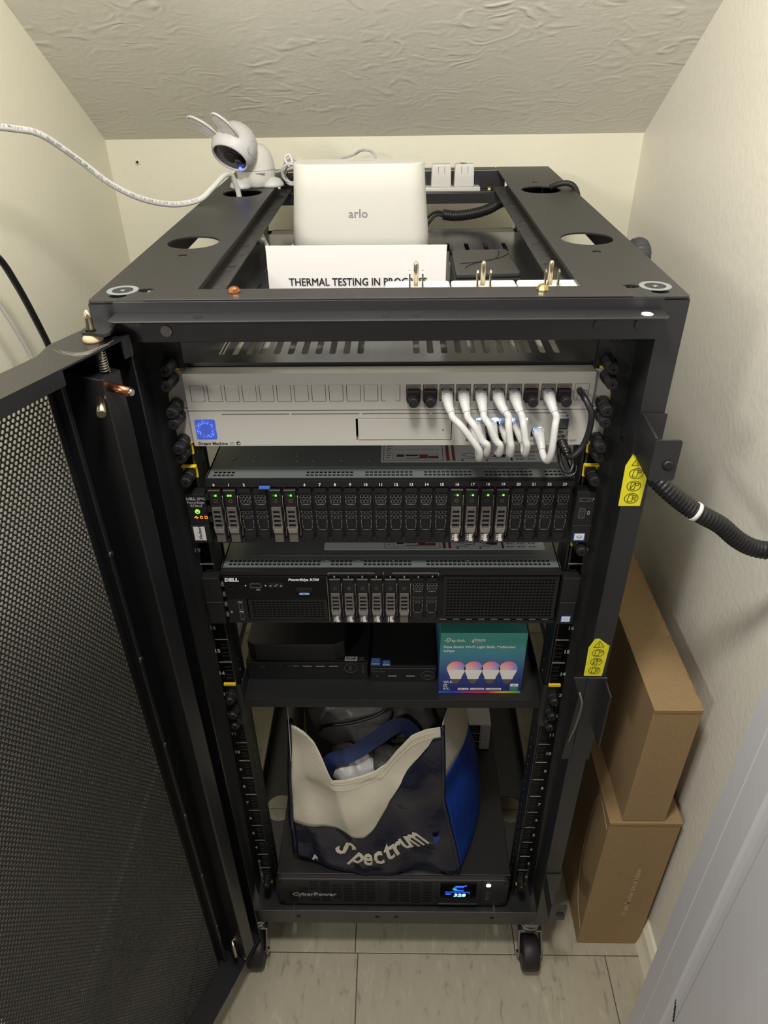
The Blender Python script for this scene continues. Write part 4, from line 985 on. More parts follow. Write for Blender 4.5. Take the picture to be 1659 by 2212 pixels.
for j in range(4): b.box(-.0495, -.0420, .0460+j*.0021, .0474+j*.0021, zs2+.0356, zs2+.0357)
b.build('small_print', 'handle', t)
t = thing('mini_computer', 'black mini computer with chamfered front corners stacked on the wide one', 'mini computer', (-.142, .13, zs2+.0362))
z = zs2+.0362
MB().prism([(-.2165, .052), (-.205, .044), (-.086, .044), (-.0705, .052), (-.0705, .195), (-.2165, .195)], flat(0, 0, 0), z+.001, z+.0345).build('case', 'black', t, bevel=.002)
MB().box(-.1130, -.1050, .094, .101, z+.0345, z+.0347).build('white_sticker', 'grey_w', t)
t = mini_pc('mini_computer', 'small black mini computer beside the bulb box, two blue stickers on top', -.0330, .0685, .0375, .1016, zs2, .0279)
for x in (.0010, .0285):
    p = MB().box(x-.0070, x+.0070, .0369, .0380, zs2+.0100, zs2+.0150).build('usb_port', 'void', t)
    MB().box(x-.0066, x+.0066, .0367, .0371, zs2+.0118, zs2+.0130).build('port_tongue', 'wink_d', p)
b = MB().plate(circ(.0545, zs2+.0135, .0100, 28, .0088), [circ(.0545, zs2+.0135, .0095, 28, .0083)], front(0, .0371, 0), .0004)
b.text('DELL', front(.0545, .0371, zs2+.0115), .0055, .0002, 'CENTER', .0001); b.build('round_badge', 'handle', t)
MB().text('Wyse 3040', front(-.0305, .0371, zs2+.0205), .0044, .0002).build('lettering', 'handle', t)
MB().prism(circ(-.0222, zs2+.0120, .0012, 10), front(0, .0372, 0), 0, .0002).build('power_mark', 'handle', t)
for x0, w_, y0, h_ in ((-.0320, .0150, .0440, .0150), (-.0145, .0125, .0425, .0120)):
    l = MB().box(x0, x0+w_, y0, y0+h_, zs2+.0279, zs2+.0281).build('blue_sticker', 'blue_s', t)
    k = MB().box(x0+.001, x0+w_-.001, y0+h_*.22, y0+h_*.30, zs2+.0281, zs2+.0282).plate(circ(x0+w_/2, y0+h_*.64, w_*.32, 14, h_*.2), [circ(x0+w_/2, y0+h_*.64, w_*.27, 14, h_*.15)], flat(0, 0, zs2+.0283), .0001)
    k.box(x0+.002, x0+w_-.002, y0+h_*.1, y0+h_*.14, zs2+.0281, zs2+.0282); k.build('sticker_print', 'wink', l)
b = MB()
for j in range(6):
    for i in range(11): b.mbox(frame((-.026+i*.0078+.003*(j % 2), .070+j*.0085, zs2+.0279), (1, -.35, 0), (.35, 1, 0)), 0, .0042, -.0004, .0004, 0, .0003)
b.build('vent_slits', 'void', t, stuff=True)
t = mini_pc('mini_computer', 'rear small black mini computer behind the other, mostly hidden by server', -.0330, .0685, .1420, .1016, zs2, .0279)
for x0, w_, c in ((-.0290, .0170, 'blue_d'), (-.0100, .0140, 'blue_s')):
    l = MB().box(x0, x0+w_, .1440, .1570, zs2+.0279, zs2+.0281).build('blue_sticker', c, t)
    MB().box(x0+.002, x0+w_-.002, .1465, .1475, zs2+.0281, zs2+.0282).build('sticker_print', 'wink', l)
# printed bulb carton
ramp_mat_k = ramp_mat('printed carton front', [(0, (38, 40, 104)), (.3, (46, 62, 128)), (.62, (66, 118, 142)), (.82, (70, 150, 142)), (1, (72, 158, 146))], 2, .0, .122, .45)
M['kasa_f'] = ramp_mat_k
M['kasa_s'] = ramp_mat('printed carton side', [(0, (40, 70, 150)), (.5, (60, 110, 140)), (1, (64, 140, 130))], 2, .0, .122, .45)
M['kasa_t'] = mat('teal carton top', (58, 132, 122), .45)
M['rain'] = ramp_mat('rainbow print', [(0, (40, 110, 190)), (.2, (60, 70, 190)), (.38, (190, 50, 120)), (.6, (214, 60, 50)), (.78, (220, 190, 50)), (1, (80, 160, 70))], 0, -.062, .062, .45)
KX0, KX1, KY, KZ, KH = .0698, .1925, .0145, zs2, .1225
t = thing('bulb_carton', 'teal and blue carton printed with four colour light bulbs', 'carton', ((KX0+KX1)/2, KY+.06, KZ))
MB().box(KX0, KX1, KY, KY+.118, KZ, KZ+KH).build('carton', 'kasa_f', t, bevel=.0006)
MB().box(KX0+.0005, KX1-.0005, KY+.0005, KY+.117, KZ+KH, KZ+KH+.0003).build('top_flap', 'kasa_t', t)
F = KY-.0002
MB().box(KX0+.0004, KX1-.0004, F, KY, KZ+.0008, KZ+.0048).build('rainbow_strip', 'rain', t)
for k in range(4):
    bx_ = .0935+k*.0262; bz = .7165
    M['bulb%d' % k] = None
    MB().prism([(bx_+.0142*math.cos(math.radians(a)), bz+.0150*math.sin(math.radians(a))) for a in range(-18, 199, 12)], front(0, F, 0), 0, .0001).build('printed_bulb_dome', 'bulbdome', t) if 'bulbdome' in M else None
def bulb_mat():
    m = mat('printed bulb colours', (200, 120, 150), .45); nt = m.node_tree; b = nt.nodes['Principled BSDF']
    tc = nt.nodes.new('ShaderNodeTexCoord'); sp = nt.nodes.new('ShaderNodeSeparateXYZ'); nt.links.new(tc.outputs['Generated'], sp.inputs[0])
    r1 = nt.nodes.new('ShaderNodeValToRGB'); r2 = nt.nodes.new('ShaderNodeValToRGB'); mx = nt.nodes.new('ShaderNodeMix'); mx.data_type = 'RGBA'
    for rp, cs in ((r1, [(0, (246, 196, 150)), (.45, (214, 190, 214)), (1, (90, 140, 220))]), (r2, [(0, (246, 150, 120)), (.55, (236, 110, 140)), (1, (120, 120, 206))])):
        while len(rp.color_ramp.elements) < 3: rp.color_ramp.elements.new(.5)
        for e, (p, c) in zip(rp.color_ramp.elements, cs): e.position = p; e.color = lin(c)+(1,)
        nt.links.new(sp.outputs[0], rp.inputs['Fac'])
    nt.links.new(sp.outputs[2], mx.inputs[0]); nt.links.new(r1.outputs[0], mx.inputs[6]); nt.links.new(r2.outputs[0], mx.inputs[7]); nt.links.new(mx.outputs[2], b.inputs['Base Color'])
    return m
for k in range(4): del M['bulb%d' % k]
M['bulbdome'] = bulb_mat(); M['bulbbody'] = mat('printed bulb body', (226, 222, 214), .5)
for k in range(4):
    bx_ = .0945+k*.0252; bz = .7165
    MB().prism([(bx_+.0136*math.cos(math.radians(a)), bz+.0145*math.sin(math.radians(a))) for a in range(-12, 193, 12)], front(0, F, 0), 0, .0001).build('printed_bulb_dome', 'bulbdome', t)
    MB().prism([(bx_-.0132, bz-.003), (bx_-.0114, bz-.009), (bx_-.0086, bz-.017), (bx_-.0078, bz-.022), (bx_+.0078, bz-.022), (bx_+.0086, bz-.017), (bx_+.0114, bz-.009), (bx_+.0132, bz-.003)], front(0, F, 0), 0, .0001).build('printed_bulb_body', 'bulbbody', t)
    MB().prism([(bx_-.0056, bz-.022), (bx_-.0056, bz-.027), (bx_-.0028, bz-.031), (bx_+.0028, bz-.031), (bx_+.0056, bz-.027), (bx_+.0056, bz-.022)], front(0, F, 0), 0, .0001).build('printed_bulb_cap', 'steelgrey', t)
b = MB()
b.text('tp-link.', front(.0855, F, .7700), .0072, .0001, off=.0002).text('kasa', front(.1185, F, .7710), .0088, .0001, off=.0002).text('s m a r t', front(.1190, F, .7672), .0028, .0001, off=.0001)
b.build('logo_print', 'wink', t); b = MB()
b.text('Kasa Smart Wi-Fi Light Bulb, Multicolor', front(.0748, F, .7580), .00635, .0001, off=.00015).text('4-Pack', front(.0748, F, .7500), .0058, .0001, off=.00012)
b.build('title_print', 'wink', t); b = MB()
b.text('Wi-Fi', front(.0765, F, .6860), .0062, .0001, off=.00012)
for s, z in (('LED', .6815), ('A19', .6775), ('60 W', .6735)): b.text(s, front(.0765, F, z), .0036, .0001, off=.0001)
b.box(.0765, .0870, F-.0001, F, .6718, .6721); b.build('corner_print', 'wink', t); b = MB()
b.box(.1118, .1120, F-.0001, F, .7695, .7770)
b.plate(circ(.0815, .7738, .0035, 18), [circ(.0815, .7738, .0018, 14)], front(0, F-.0001, 0), .0001).box(.0795, .0810, F-.0001, F, .7682, .7738).box(.0750, .0800, F-.0001, F, .7712, .7728)
b.prism([(.1085+.006, .7685), (.1085+.006, .7725), (.1185-.0010-.0000, .7760), (.1175, .7685)], front(0, F, 0), 0, .0001)
b.build('logo_print', 'wink', t)
for x0, x1 in ((.0985, .1145), (.1170, .1375), (.1400, .1630)): MB().prism(rrect(x0, x1, .6712, .6755, .0006), front(0, F, 0), 0, .0001).build('logo_plate_print', 'wink', t)
b = MB()
b.box(.1755, .1875, F-.0001, F, .6790, .6850); b.build('white_box_print', 'wink', t)
b = MB()
for x0, x1 in ((.0998, .1058), (.1075, .1130), (.1190, .1205), (.1222, .1360), (.1412, .1428), (.1450, .1612)): b.box(x0, x1, F-.0003, F-.0001, .6726, .6740)
b.text('800', front(.1815, F-.0002, .6803), .0036, .0001, 'CENTER'); b.build('logo_strip_print', 'ink_g', t)
b = MB().box(.1755, .1875, F-.0001, F, .6700, .6790); b.build('teal_box_print', 'kasa_t', t)

# ---- battery backup at the bottom of the rack
up = thing('battery_backup', 'black battery backup with glowing blue display at the rack bottom', 'battery backup', (0, .2, UB+.001))
UY = -.022; zb, zt = UB+.0015, uz(2)-.001
MB().box(-.2140, .2140, UY+.012, .43, zb, zt).build('case', 'black', up, bevel=.001)
MB().prism(rrect(-.2150, .2110, zb, zt, .010), front(0, UY+.012, 0), 0, .0105).build('faceplate', 'facep', up, bevel=.0015)
b = MB()
col = [(-.187, (4, 5, 6, 7)), (-.166, (3, 4)), (-.146, (1, 2, 3, 7)), (-.1255, (1, 2, 3, 4, 6, 7)), (-.1045, (2, 3, 4, 5, 6)), (-.084, (2, 3, 4, 5, 6, 7)), (-.0625, (1, 2, 3, 4, 5, 6, 7)), (-.042, (1, 2, 3, 4, 5, 6, 7)), (.000, (1, 2, 3, 4, 5, 6, 7)), (.0205, (1, 2, 3, 4, 5, 6, 7)), (.041, (1, 2, 3, 4, 5, 6, 7)), (.062, (1, 2, 3, 4, 5, 6, 7))]
for x, js in col:
    for j in js: MB().prism(rrect(x-.0085, x+.0085, zt-.010*j-.0025-.004*(round(x*1000) % 2), zt-.010*j+.0035-.004*(round(x*1000) % 2), .0028, 3), front(0, UY+.0015, 0), 0, .0004).build('vent_slot', 'void', up)
MB().text('CyberPower', front(-.1880, UY+.0012, zb+.0310), .0155, .0004, off=.0003, sx=1.02).build('lettering', 'wink_d', up)
for x in (-.0275, .0795, .1605): MB().box(x, x+.0006, UY+.0010, UY+.0016, zb+.001, zt-.001).build('panel_joint', 'void', up)
ds = MB().box(.0860, .1520, UY+.0005, UY+.002, zb+.022, zt-.006).build('display_window', 'gloss', up)
MB().box(.0830, .1560, UY-.001, UY+.002, zb+.006, zb+.010).build('display_hinge', 'black', up, bevel=.0008)
MB().text('328', front(.1105, UY+.0003, zb+.0345), .0135, .0002, off=.0003, shear=.12, sx=1.1).build('digits', 'lcd', ds)
b = MB().box(.0945, .1400, UY+.0002, UY+.0005, zb+.0490, zb+.0500).box(.0960, .1060, UY+.0002, UY+.0005, zb+.0410, zb+.0440)
for q in ((.1130, .1300, .0680, .0700), (.1100, .1290, .0640, .0655), (.1110, .1290, .0540, .0560), (.1300, .1340, .0695, .0720)): b.box(q[0], q[1], UY+.0002, UY+.0005, zb+q[2], zb+q[3])
b.box(.1385, .1405, UY+.0002, UY+.0005, zb+.0440, zb+.0455); b.build('display_lines', 'lcd_b', ds)
MB().text('2L', front(.1085, UY+.0003, zb+.0575), .0070, .0002, off=.0003, sx=1.3).build('display_symbol', 'lcd_g', ds)
MB().prism(circ(.1735, zt-.0155, .0042, 16), front(0, UY+.0014, 0), 0, .0006).build('power_light', 'led_w', up)
b = MB()
for k, (w_, z) in enumerate(((.003, .049), (.0105, .0435), (.004, .037), (.009, .031), (.006, .026), (.009, .021))): b.box(.1735-w_/2, .1735+w_/2, UY+.0011, UY+.0015, zb+z, zb+z+.0013)
b.build('button_print', 'handle', up)
for x in (-.2080, .2040):
    for z in (zt-.009, zb+.009): MB().prism(circ(x, z, .0042, 14), front(0, UY+.0015, 0), 0, .0004).build('bolt_hole', 'void', up)
for sx in (-1, 1): thumb(up, sx*.2335, -.002, .188, .022)
# ---- grey power unit standing on the battery backup, behind the bag
t = thing('power_unit', 'light grey power unit with three dark fan grilles behind the bag', 'power unit', (.175, .34, .2105))
MB().box(.150, .2025, .265, .37, .2105, .2900).build('case', 'grey_w', t, bevel=.002)
for j in range(3):
    z = .2232+j*.0262
    f = MB().box(.1525, .1800, .2635, .2655, z-.011, z+.011).build('fan_recess', 'void', t)
    MB().plate(circ(.1663, z, .0095, 18), [circ(.1663, z, .0080, 18), ], front(0, .2630, 0), .0006).plate(circ(.1663, z, .0055, 16), [circ(.1663, z, .0040, 16)], front(0, .2630, 0), .0006).build('fan_guard', 'handle', f)
    MB().box(.1825, .2010, .2638, .2655, z-.0115, z+.0115).build('blank_panel', 'grey_w', t, bevel=.0006)

# ---- reusable shopping bag with its contents
zb0 = .2105
bag = thing('shopping_bag', 'navy and white fabric shopping bag sagging open on the battery backup', 'bag', (-.02, .08, zb0))
TOP = [(-.1599, .5774), (-.1457, .5695), (-.1306, .5493), (-.1154, .5130), (-.1000, .4702), (-.0794, .4638), (-.0525, .4630), (-.0323, .4675), (-.0152, .4818), (.0018, .5139), (.0279, .5503), (.0536, .5687), (.0769, .5758)]
BND = [(-.1762, .3371), (-.1498, .3301), (-.1211, .3316), (-.0967, .3331), (-.0847, .3259), (-.0712, .3175), (-.0564, .3189), (-.0397, .3362), (-.0149, .3805), (.0091, .4436), (.0207, .4712), (.0396, .4983), (.0543, .5247), (.0628, .5485), (.0785, .5527)]
BOT = [(-.1769, .2362), (-.1438, .2234), (-.0763, .2137), (.0001, .2105), (.0765, .2110), (.1183, .2216)]
def samp(cv, u):
    L = [0]
    for a, c in zip(cv, cv[1:]): L.append(L[-1]+math.hypot(c[0]-a[0], c[1]-a[1]))
    d = u*L[-1]
    for i in range(len(cv)-1):
        if d <= L[i+1]+1e-9:
            k = (d-L[i])/(L[i+1]-L[i]); return cv[i][0]+(cv[i+1][0]-cv[i][0])*k, cv[i][1]+(cv[i+1][1]-cv[i][1])*k
    return cv[-1]
def bagy(x, z):
    cr = -.1+(.4702-z)*.19                      # crease that runs down from the low point of the rim
    d = x-cr
    y = -.004+(z-.212)*.09
    y += .016*max(0, 1-abs(d)/.085)*-1+.010*(d < 0)*min(1, -d/.05)
    y += .004*math.sin(x*60+z*22)*(1 if z < .45 else .3)+.003*math.sin(x*24-z*50)
    y += .010*max(0, (z-.45)/.1)*max(0, 1-abs(x+.03)/.09)
    return y
# u of each curve is matched on x so that white cloth and navy laminate share one edge
def at_x(cv, x):
    if x <= cv[0][0]: return cv[0][1]
    for a, c in zip(cv, cv[1:]):
        if x <= c[0]: return a[1]+(c[1]-a[1])*(x-a[0])/max(1e-6, c[0]-a[0])
    return cv[-1][1]
def edge(z): # left and right outline of the front panel at height z
    lf = at_x([(z_, x_) for z_, x_ in ((.2362, -.1769), (.3371, -.1762), (.4532, -.1699), (.5774, -.1599))], z)
    rt = at_x([(z_, x_) for z_, x_ in ((.2105, .1183), (.2322, .1179), (.3640, .0929), (.3932, .0857), (.4986, .0835), (.5758, .0791))], z)
    return lf, rt
def fpt(u, zf, lo, hi):
    xm = -.168+u*.2465
    zt_, zb_ = at_x(hi, xm), at_x(lo, xm+(.03*max(0, u-.3) if lo is BOT else 0))
    z = zb_+(zt_-zb_)*zf; lf, rt = edge(z)
    x = lf+(rt-lf)*u; return (x, bagy(x, z), z)
def hem(u, v): return fpt(u, v, BND, TOP)
MB().grid(hem, 72, 24).build('upper_panel', 'clothw', bag, solid=.0012)
MB().grid(lambda u, v: fpt(u, v, BOT, BND), 72, 28).build('lower_panel', 'navy', bag, solid=.0012)
for off in (.010, .022):
    MB().tube([(p[0], p[1]-.0014, p[2]) for p in [fpt(u/60, 1-off/max(.03, (at_x(TOP, -.168+u/60*.2465)-at_x(BND, -.168+u/60*.2465))), BND, TOP) for u in range(16, 58)]], .0005, 5).build('hem_stitch', 'clothw', bag)
def rim(xf, yf, zf): return None
BY = .205
def side(u, v, zl, zh):                                     # right gusset, bulging out
    z = zl(u)+(zh(u)-zl(u))*v; lf, rt = edge(min(z, .57))
    y = bagy(rt, z)+(BY-bagy(rt, z))*u
    return (rt+.060*math.sin(min(1, u*1.25)*math.pi*.52)*(.55+.45*math.cos((z-.33)*7))-.03*(u > .85)*(u-.85)/.15, y, z)
MB().grid(lambda u, v: side(u, v, lambda q: .455-.03*q, lambda q: .583+.01*q-.045*math.sin(q*3.14)*.2), 16, 10).build('side_panel_top', 'clothw', bag, solid=.001)
MB().grid(lambda u, v: side(u, v, lambda q: .2105, lambda q: .455-.03*q), 16, 16).build('side_panel', 'blue_c', bag, solid=.001)
MB().grid(lambda u, v: (-.1599-.017*(1-v)-.004-.012*math.sin(u*3.14), bagy(-.17, .3)+.012+(BY-.02)*u, .2105+.375*v), 12, 12).build('left_side_panel', 'clothw', bag, solid=.001)
MB().grid(lambda u, v: (-.172+.28*u, BY+.008*math.sin(u*9), .2105+.38*v-.02*math.sin(u*3.14)*v), 16, 10).build('back_panel', 'clothw', bag, solid=.001)
MB().box(-.165, .105, .012, BY, zb0, zb0+.002).build('bag_floor', 'navy', bag)
b = MB().tube([(edge(.236+.3414*k/16)[0]-.003, bagy(-.17, .236+.3414*k/16)+.004, .236+.3414*k/16) for k in range(17)], .0055, 8)
b.build('edge_binding', 'navy', bag)
b = MB().tube([(edge(.215+.362*k/18)[1], bagy(edge(.215+.362*k/18)[1], .215+.362*k/18)+.001, .215+.362*k/18) for k in range(19)], .0040, 8)
b.build('edge_binding', 'navy', bag)
base_l = [(-.1060, .2740), (-.0770, .2590), (-.0545, .2530), (-.0320, .2550), (-.0105, .2610), (.0045, .2640), (.0215, .2720), (.0430, .2800)]
b = MB()
for k, ch in enumerate('Spectrum'):
    x, z = base_l[k]; ang = math.radians([-46, -30, -3, 10, 12, 20, 27, 46][k]); sz = [.062, .064, .066, .068, .066, .066, .068, .072][k]
    b.text(ch, frame((x, 0, z), (math.cos(ang), 0, math.sin(ang)), (-math.sin(ang), 0, math.cos(ang))), sz, .0004, off=.0015, sx=[.62, .54, .56, .60, .62, .66, .52, .56][k])
b.v = [(x, bagy(x, z)-.0016-(y < -.0002)*.0003, z) for x, y, z in b.v]
b.build('lettering', 'clothw', bag)
b = MB().prism([(.0742, .300), (.0690, .322), (.0835, .324)], front(0, bagy(.075, .31)-.004, 0), 0, .0006); b.build('triangle_logo', 'blue_c', bag)
for s, x, z, a in (('M', -.150, .2315, -.35),): MB().text(s, frame((x, bagy(x, z)-.004, z), (math.cos(a), 0, math.sin(a)), (-math.sin(a), .09, math.cos(a))), .020, .0004, off=.0005).build('lettering', 'clothw', bag)
st = MB()
def strap(pts, wd, nm):
    P = spline(pts, 8); v = []; f = []
    for i, p in enumerate(P):
        t2 = (P[min(i+1, len(P)-1)]-P[max(0, i-1)]).normalized(); s = t2.cross(Vector((0, -.75, .66))).normalized()*wd
        v += [tuple(p+s), tuple(p-s)]
    for i in range(len(P)-1): f.append((2*i, 2*i+1, 2*i+3, 2*i+2))
    MB().add(v, f).build(nm, 'blue_d', bag, solid=.0012)
strap([(-.118, .050, .415), (-.105, .050, .455), (-.072, .058, .462), (-.030, .070, .487), (.010, .085, .505), (.036, .080, .487), (.040, .062, .455), (.030, .050, .440)], .013, 'handle_strap')
strap([(-.142, .150, .45), (-.135, .135, .50), (-.110, .125, .555), (-.06, .14, .578), (.02, .15, .57)], .012, 'rear_handle_strap')
def lump(nm, lab, c, rx, ry, rz, m, sd):
    random.seed(sd); ph = [random.uniform(0, 6) for _ in range(6)]
    fn = lambda d: 1+.10*math.sin(4*d.x+ph[0]+3*d.z)+.07*math.sin(7*d.y+ph[1]+4*d.x)+.05*math.sin(11*d.z+ph[2])+.03*math.sin(17*d.x+ph[3]+9*d.y)
    o = MB().ball(c, rx, ry, rz, 40, 26, None, fn).build(nm, m, None, base=(c[0], c[1], c[2]-rz)); return tag(o, lab, 'bundle')
lump('plastic_bundle', 'whitish plastic wrapped bundle at the low rim of the bag', (-.068, .078, .388), .052, .048, .062, 'wrapw', 4)
lump('plastic_bundle', 'dark grey wrapped bundle inside the bag, right of the whitish one', (.006, .082, .395), .046, .045, .062, 'wrapd', 9)
lump('plastic_bundle', 'large grey plastic bundle filling the back of the bag under shelf', (-.075, .150, .460), .085, .050, .085, 'wrapg', 12)
lump('plastic_bundle', 'dark bundle at the back right inside the bag', (.050, .145, .455), .050, .050, .085, 'wrapd', 15)
tag(MB().tube(spline([(-.130, .110, .46), (-.115, .088, .500), (-.07, .082, .515), (-.02, .086, .535), (.0, .10, .56), (.01, .13, .575)], 8), .0032, 8).build('black_cable', 'cable_b', None, base=(-.07, .09, .46)), 'thin black cable lying over the grey bundle in the bag', 'cable')

# ================================================================== things on top of the rack
# ---- folded paper sign standing on the vented shelf
t = thing('paper_sign', 'folded white paper sign standing in the rack top opening', 'sign', (-.04, .17, zs))
PX0, PX1 = -.1460, .0683
fr_ = MB().add([(PX0, .148, zs+.0005), (PX1, .148, zs+.0005), (PX1, .1515, 1.2790), (PX0, .1505, 1.2800)], [(0, 1, 2, 3)]).build('front_sheet', 'paper', t, solid=.0003)
MB().add([(PX0+.001, .1505, 1.2800), (PX1+.0006, .1515, 1.2790), (PX1+.0012, .185, zs+.0005), (PX0+.001, .185, zs+.0005)], [(0, 1, 2, 3)]).build('back_sheet', 'paper', t, solid=.0003)
b = MB().text('THERMAL TESTING IN PROGRESS', frame((-.1215, .1485, 1.2335), (1, 0, -.004), (0, .03, 1)), .0127, .0002, sx=.885)
b.text('THERMAL TESTING IN PROGRESS', frame((-.1215+.0004, .1484, 1.2335), (1, 0, -.004), (0, .03, 1)), .0127, .0002, sx=.885)
b.build('lettering', 'ink', fr_)
# ---- three white smart plugs lying prongs up along the front beam
WHERE = ['left of the three white smart plugs, in front of the paper sign', 'middle of the three white smart plugs, in front of black router', 'right of the three white smart plugs, nearest the brass bolt']
pl = None
for i, x0 in enumerate((-.0020, .0650, .1320)):
    if pl is None:
        pl = thing('smart_plug', WHERE[0], 'smart plug', (x0, 0, 1.236), 'white smart plugs along the front beam')
        MB().prism(rrect(x0+.0003, x0+.0655, -.0160, .0205, .003), flat(0, 0, 0), 1.2362, 1.2752).build('body', 'white', pl, bevel=.0018)
        MB().plate(rrect(x0+.003, x0+.063, -.0135, .0180, .002), [rrect(x0+.0034, x0+.0626, -.0131, .0176, .002)], flat(0, 0, 1.2754), .0002).build('moulded_line', 'grey_w', pl)
        c = x0+.0310
        MB().revolve([(.0024, 1.275), (.0024, 1.2965), (.0018, 1.2985), (.0006, 1.2993)], flat(c, .002, 0), 14).build('ground_pin', 'nickel', pl)
        for s in (-1, 1):
            MB().prism([(-.0090, 1.275), (-.0030, 1.275), (-.0030, 1.2905), (-.0042, 1.2925), (-.0078, 1.2925), (-.0090, 1.2905)], frame((c+s*.0064, 0, 0), (0, 1, 0), (0, 0, 1)), -.0008, .0008).build('blade', 'nickel', pl)
    else:
        q = copy_tree(pl, (x0+.0020, 0, 0)); q['label'] = WHERE[i]
# ---- white network hub standing upright on the shelf
t = thing('network_hub', 'upright white network hub with rounded sides behind the paper sign', 'network hub', (-.05, .44, zs))
hx = -.0465
def hubring(z, wd, dp, r, yf):
    x0, x1 = hx-wd/2, hx+wd/2; pts = []
    for cx, cy, a0 in ((x1-r, yf+r, -90), (x1-r, yf+dp-r, 0), (x0+r, yf+dp-r, 90), (x0+r, yf+r, 180)):
        for k in range(7):
            a = math.radians(a0+15*k); pts.append((cx+r*math.cos(a), cy+r*math.sin(a), z))
    return pts
zt_h = 1.3305; lv = [(zs+.0005, .2130, .060, .0285), (zs+.04, .2080, .058, .0275), (1.29, .1975, .055, .0265), (zt_h-.002, .1925, .053, .0258), (zt_h, .1900, .0505, .0250)]
v = []; f = []
for j, (z, wd, dp, r) in enumerate(lv): v += hubring(z, wd, dp, r, .405+(.053-dp)*.5)
n = 28
for j in range(len(lv)-1):
    for i in range(n): f.append((j*n+i, j*n+(i+1) % n, (j+1)*n+(i+1) % n, (j+1)*n+i))
b = MB().add(v, f, True); b.f.append(tuple(range(n))[::-1]); b.f.append(tuple(range((len(lv)-1)*n, len(lv)*n)))
b.build('case', 'white_m', t)
MB().prism(rrect(hx-.016, hx+.022, .428, .437, .004), flat(0, 0, zt_h), 0, .0003).build('top_seam', 'grey_w', t)
MB().text('arlo', frame((hx-.0162, .4035, 1.2580), (1, 0, 0), (0, .02, 1)), .0175, .0004, off=.0003, sx=1.02, spacing=1.02).build('lettering', 'ink_g', t)
# ---- white baby monitor on the top left panel
t = thing('baby_monitor', 'white baby monitor with two long ears leaning forward on the rack', 'baby monitor', (-.216, .56, ZT))
B0 = Vector((-.2225, .560, ZT))
MB().revolve([(.025, .0), (.028, .003), (.0305, .012), (.0315, .022), (.0305, .034), (.0275, .045), (.0225, .054), (.016, .060), (.0, .064)], Matrix.Translation(B0), 32).build('body', 'white_m', t)
MB().revolve([(.0317, .0255), (.0320, .0262), (.0317, .0269)], Matrix.Translation(B0), 32).build('body_seam', 'grey_w', t)
MB().box(-.2225+.004, -.2225+.019, .5290, .5330, ZT+.0215, ZT+.0230).build('port_slot', 'ink_g', t)
for sx, ax in ((-1, -.024), (1, .028)):
    c = B0+Vector((ax, -.022 if sx < 0 else -.010, 0))
    fb = MB().ball(c, .0185, .0150, .0145, 20, 12, Matrix.Rotation(.5*sx, 4, 'Z'), lambda d: 1 if d.z > 0 else .999)
    fb.v = [(x, y, max(z, ZT+.0004)) for x, y, z in fb.v]; fb.build('foot', 'grey_w', t)
hc = Vector((-.243, .515, 1.343)); axis = Vector((-.28, -.62, -.62)).normalized()      # the way it looks: down and to the left
up_ = (Vector((0, 0, 1))-axis*axis.z).normalized(); rt_ = axis.cross(up_)
HM = Matrix(((rt_.x, up_.x, axis.x), (rt_.y, up_.y, axis.y), (rt_.z, up_.z, axis.z))).to_4x4()
hm = Matrix.Translation(hc) @ HM
MB().revolve([(.004, -.0335), (.014, -.0315), (.024, -.0255), (.0315, -.0150), (.0350, -.0030), (.0352, .0070), (.0330, .0155), (.0300, .0215), (.0285, .0232), (.0270, .0225), (.0262, .0205)], hm, 36).build('head', 'grey_w', t)
MB().revolve([(.0001, .0195), (.0265, .0195), (.0262, .0208), (.0001, .0222)], hm, 32).build('lens_window', 'gloss', t)
MB().revolve([(.0105, .0216), (.0110, .0224), (.0098, .0226), (.0001, .0230)], hm, 24).build('lens', 'black', t)
MB().revolve([(.0001, .0222), (.0062, .0222), (.0062, .0228), (.0001, .0229)], hm @ Matrix.Translation((-.0105, -.0085, 0)), 18).build('sensor', 'lbl_dark', t)
MB().ball(hc+axis*.0222+up_*-.0235+rt_*-.006, .0030, .0030, .0030, 10, 8).build('status_light', 'led_b', t)
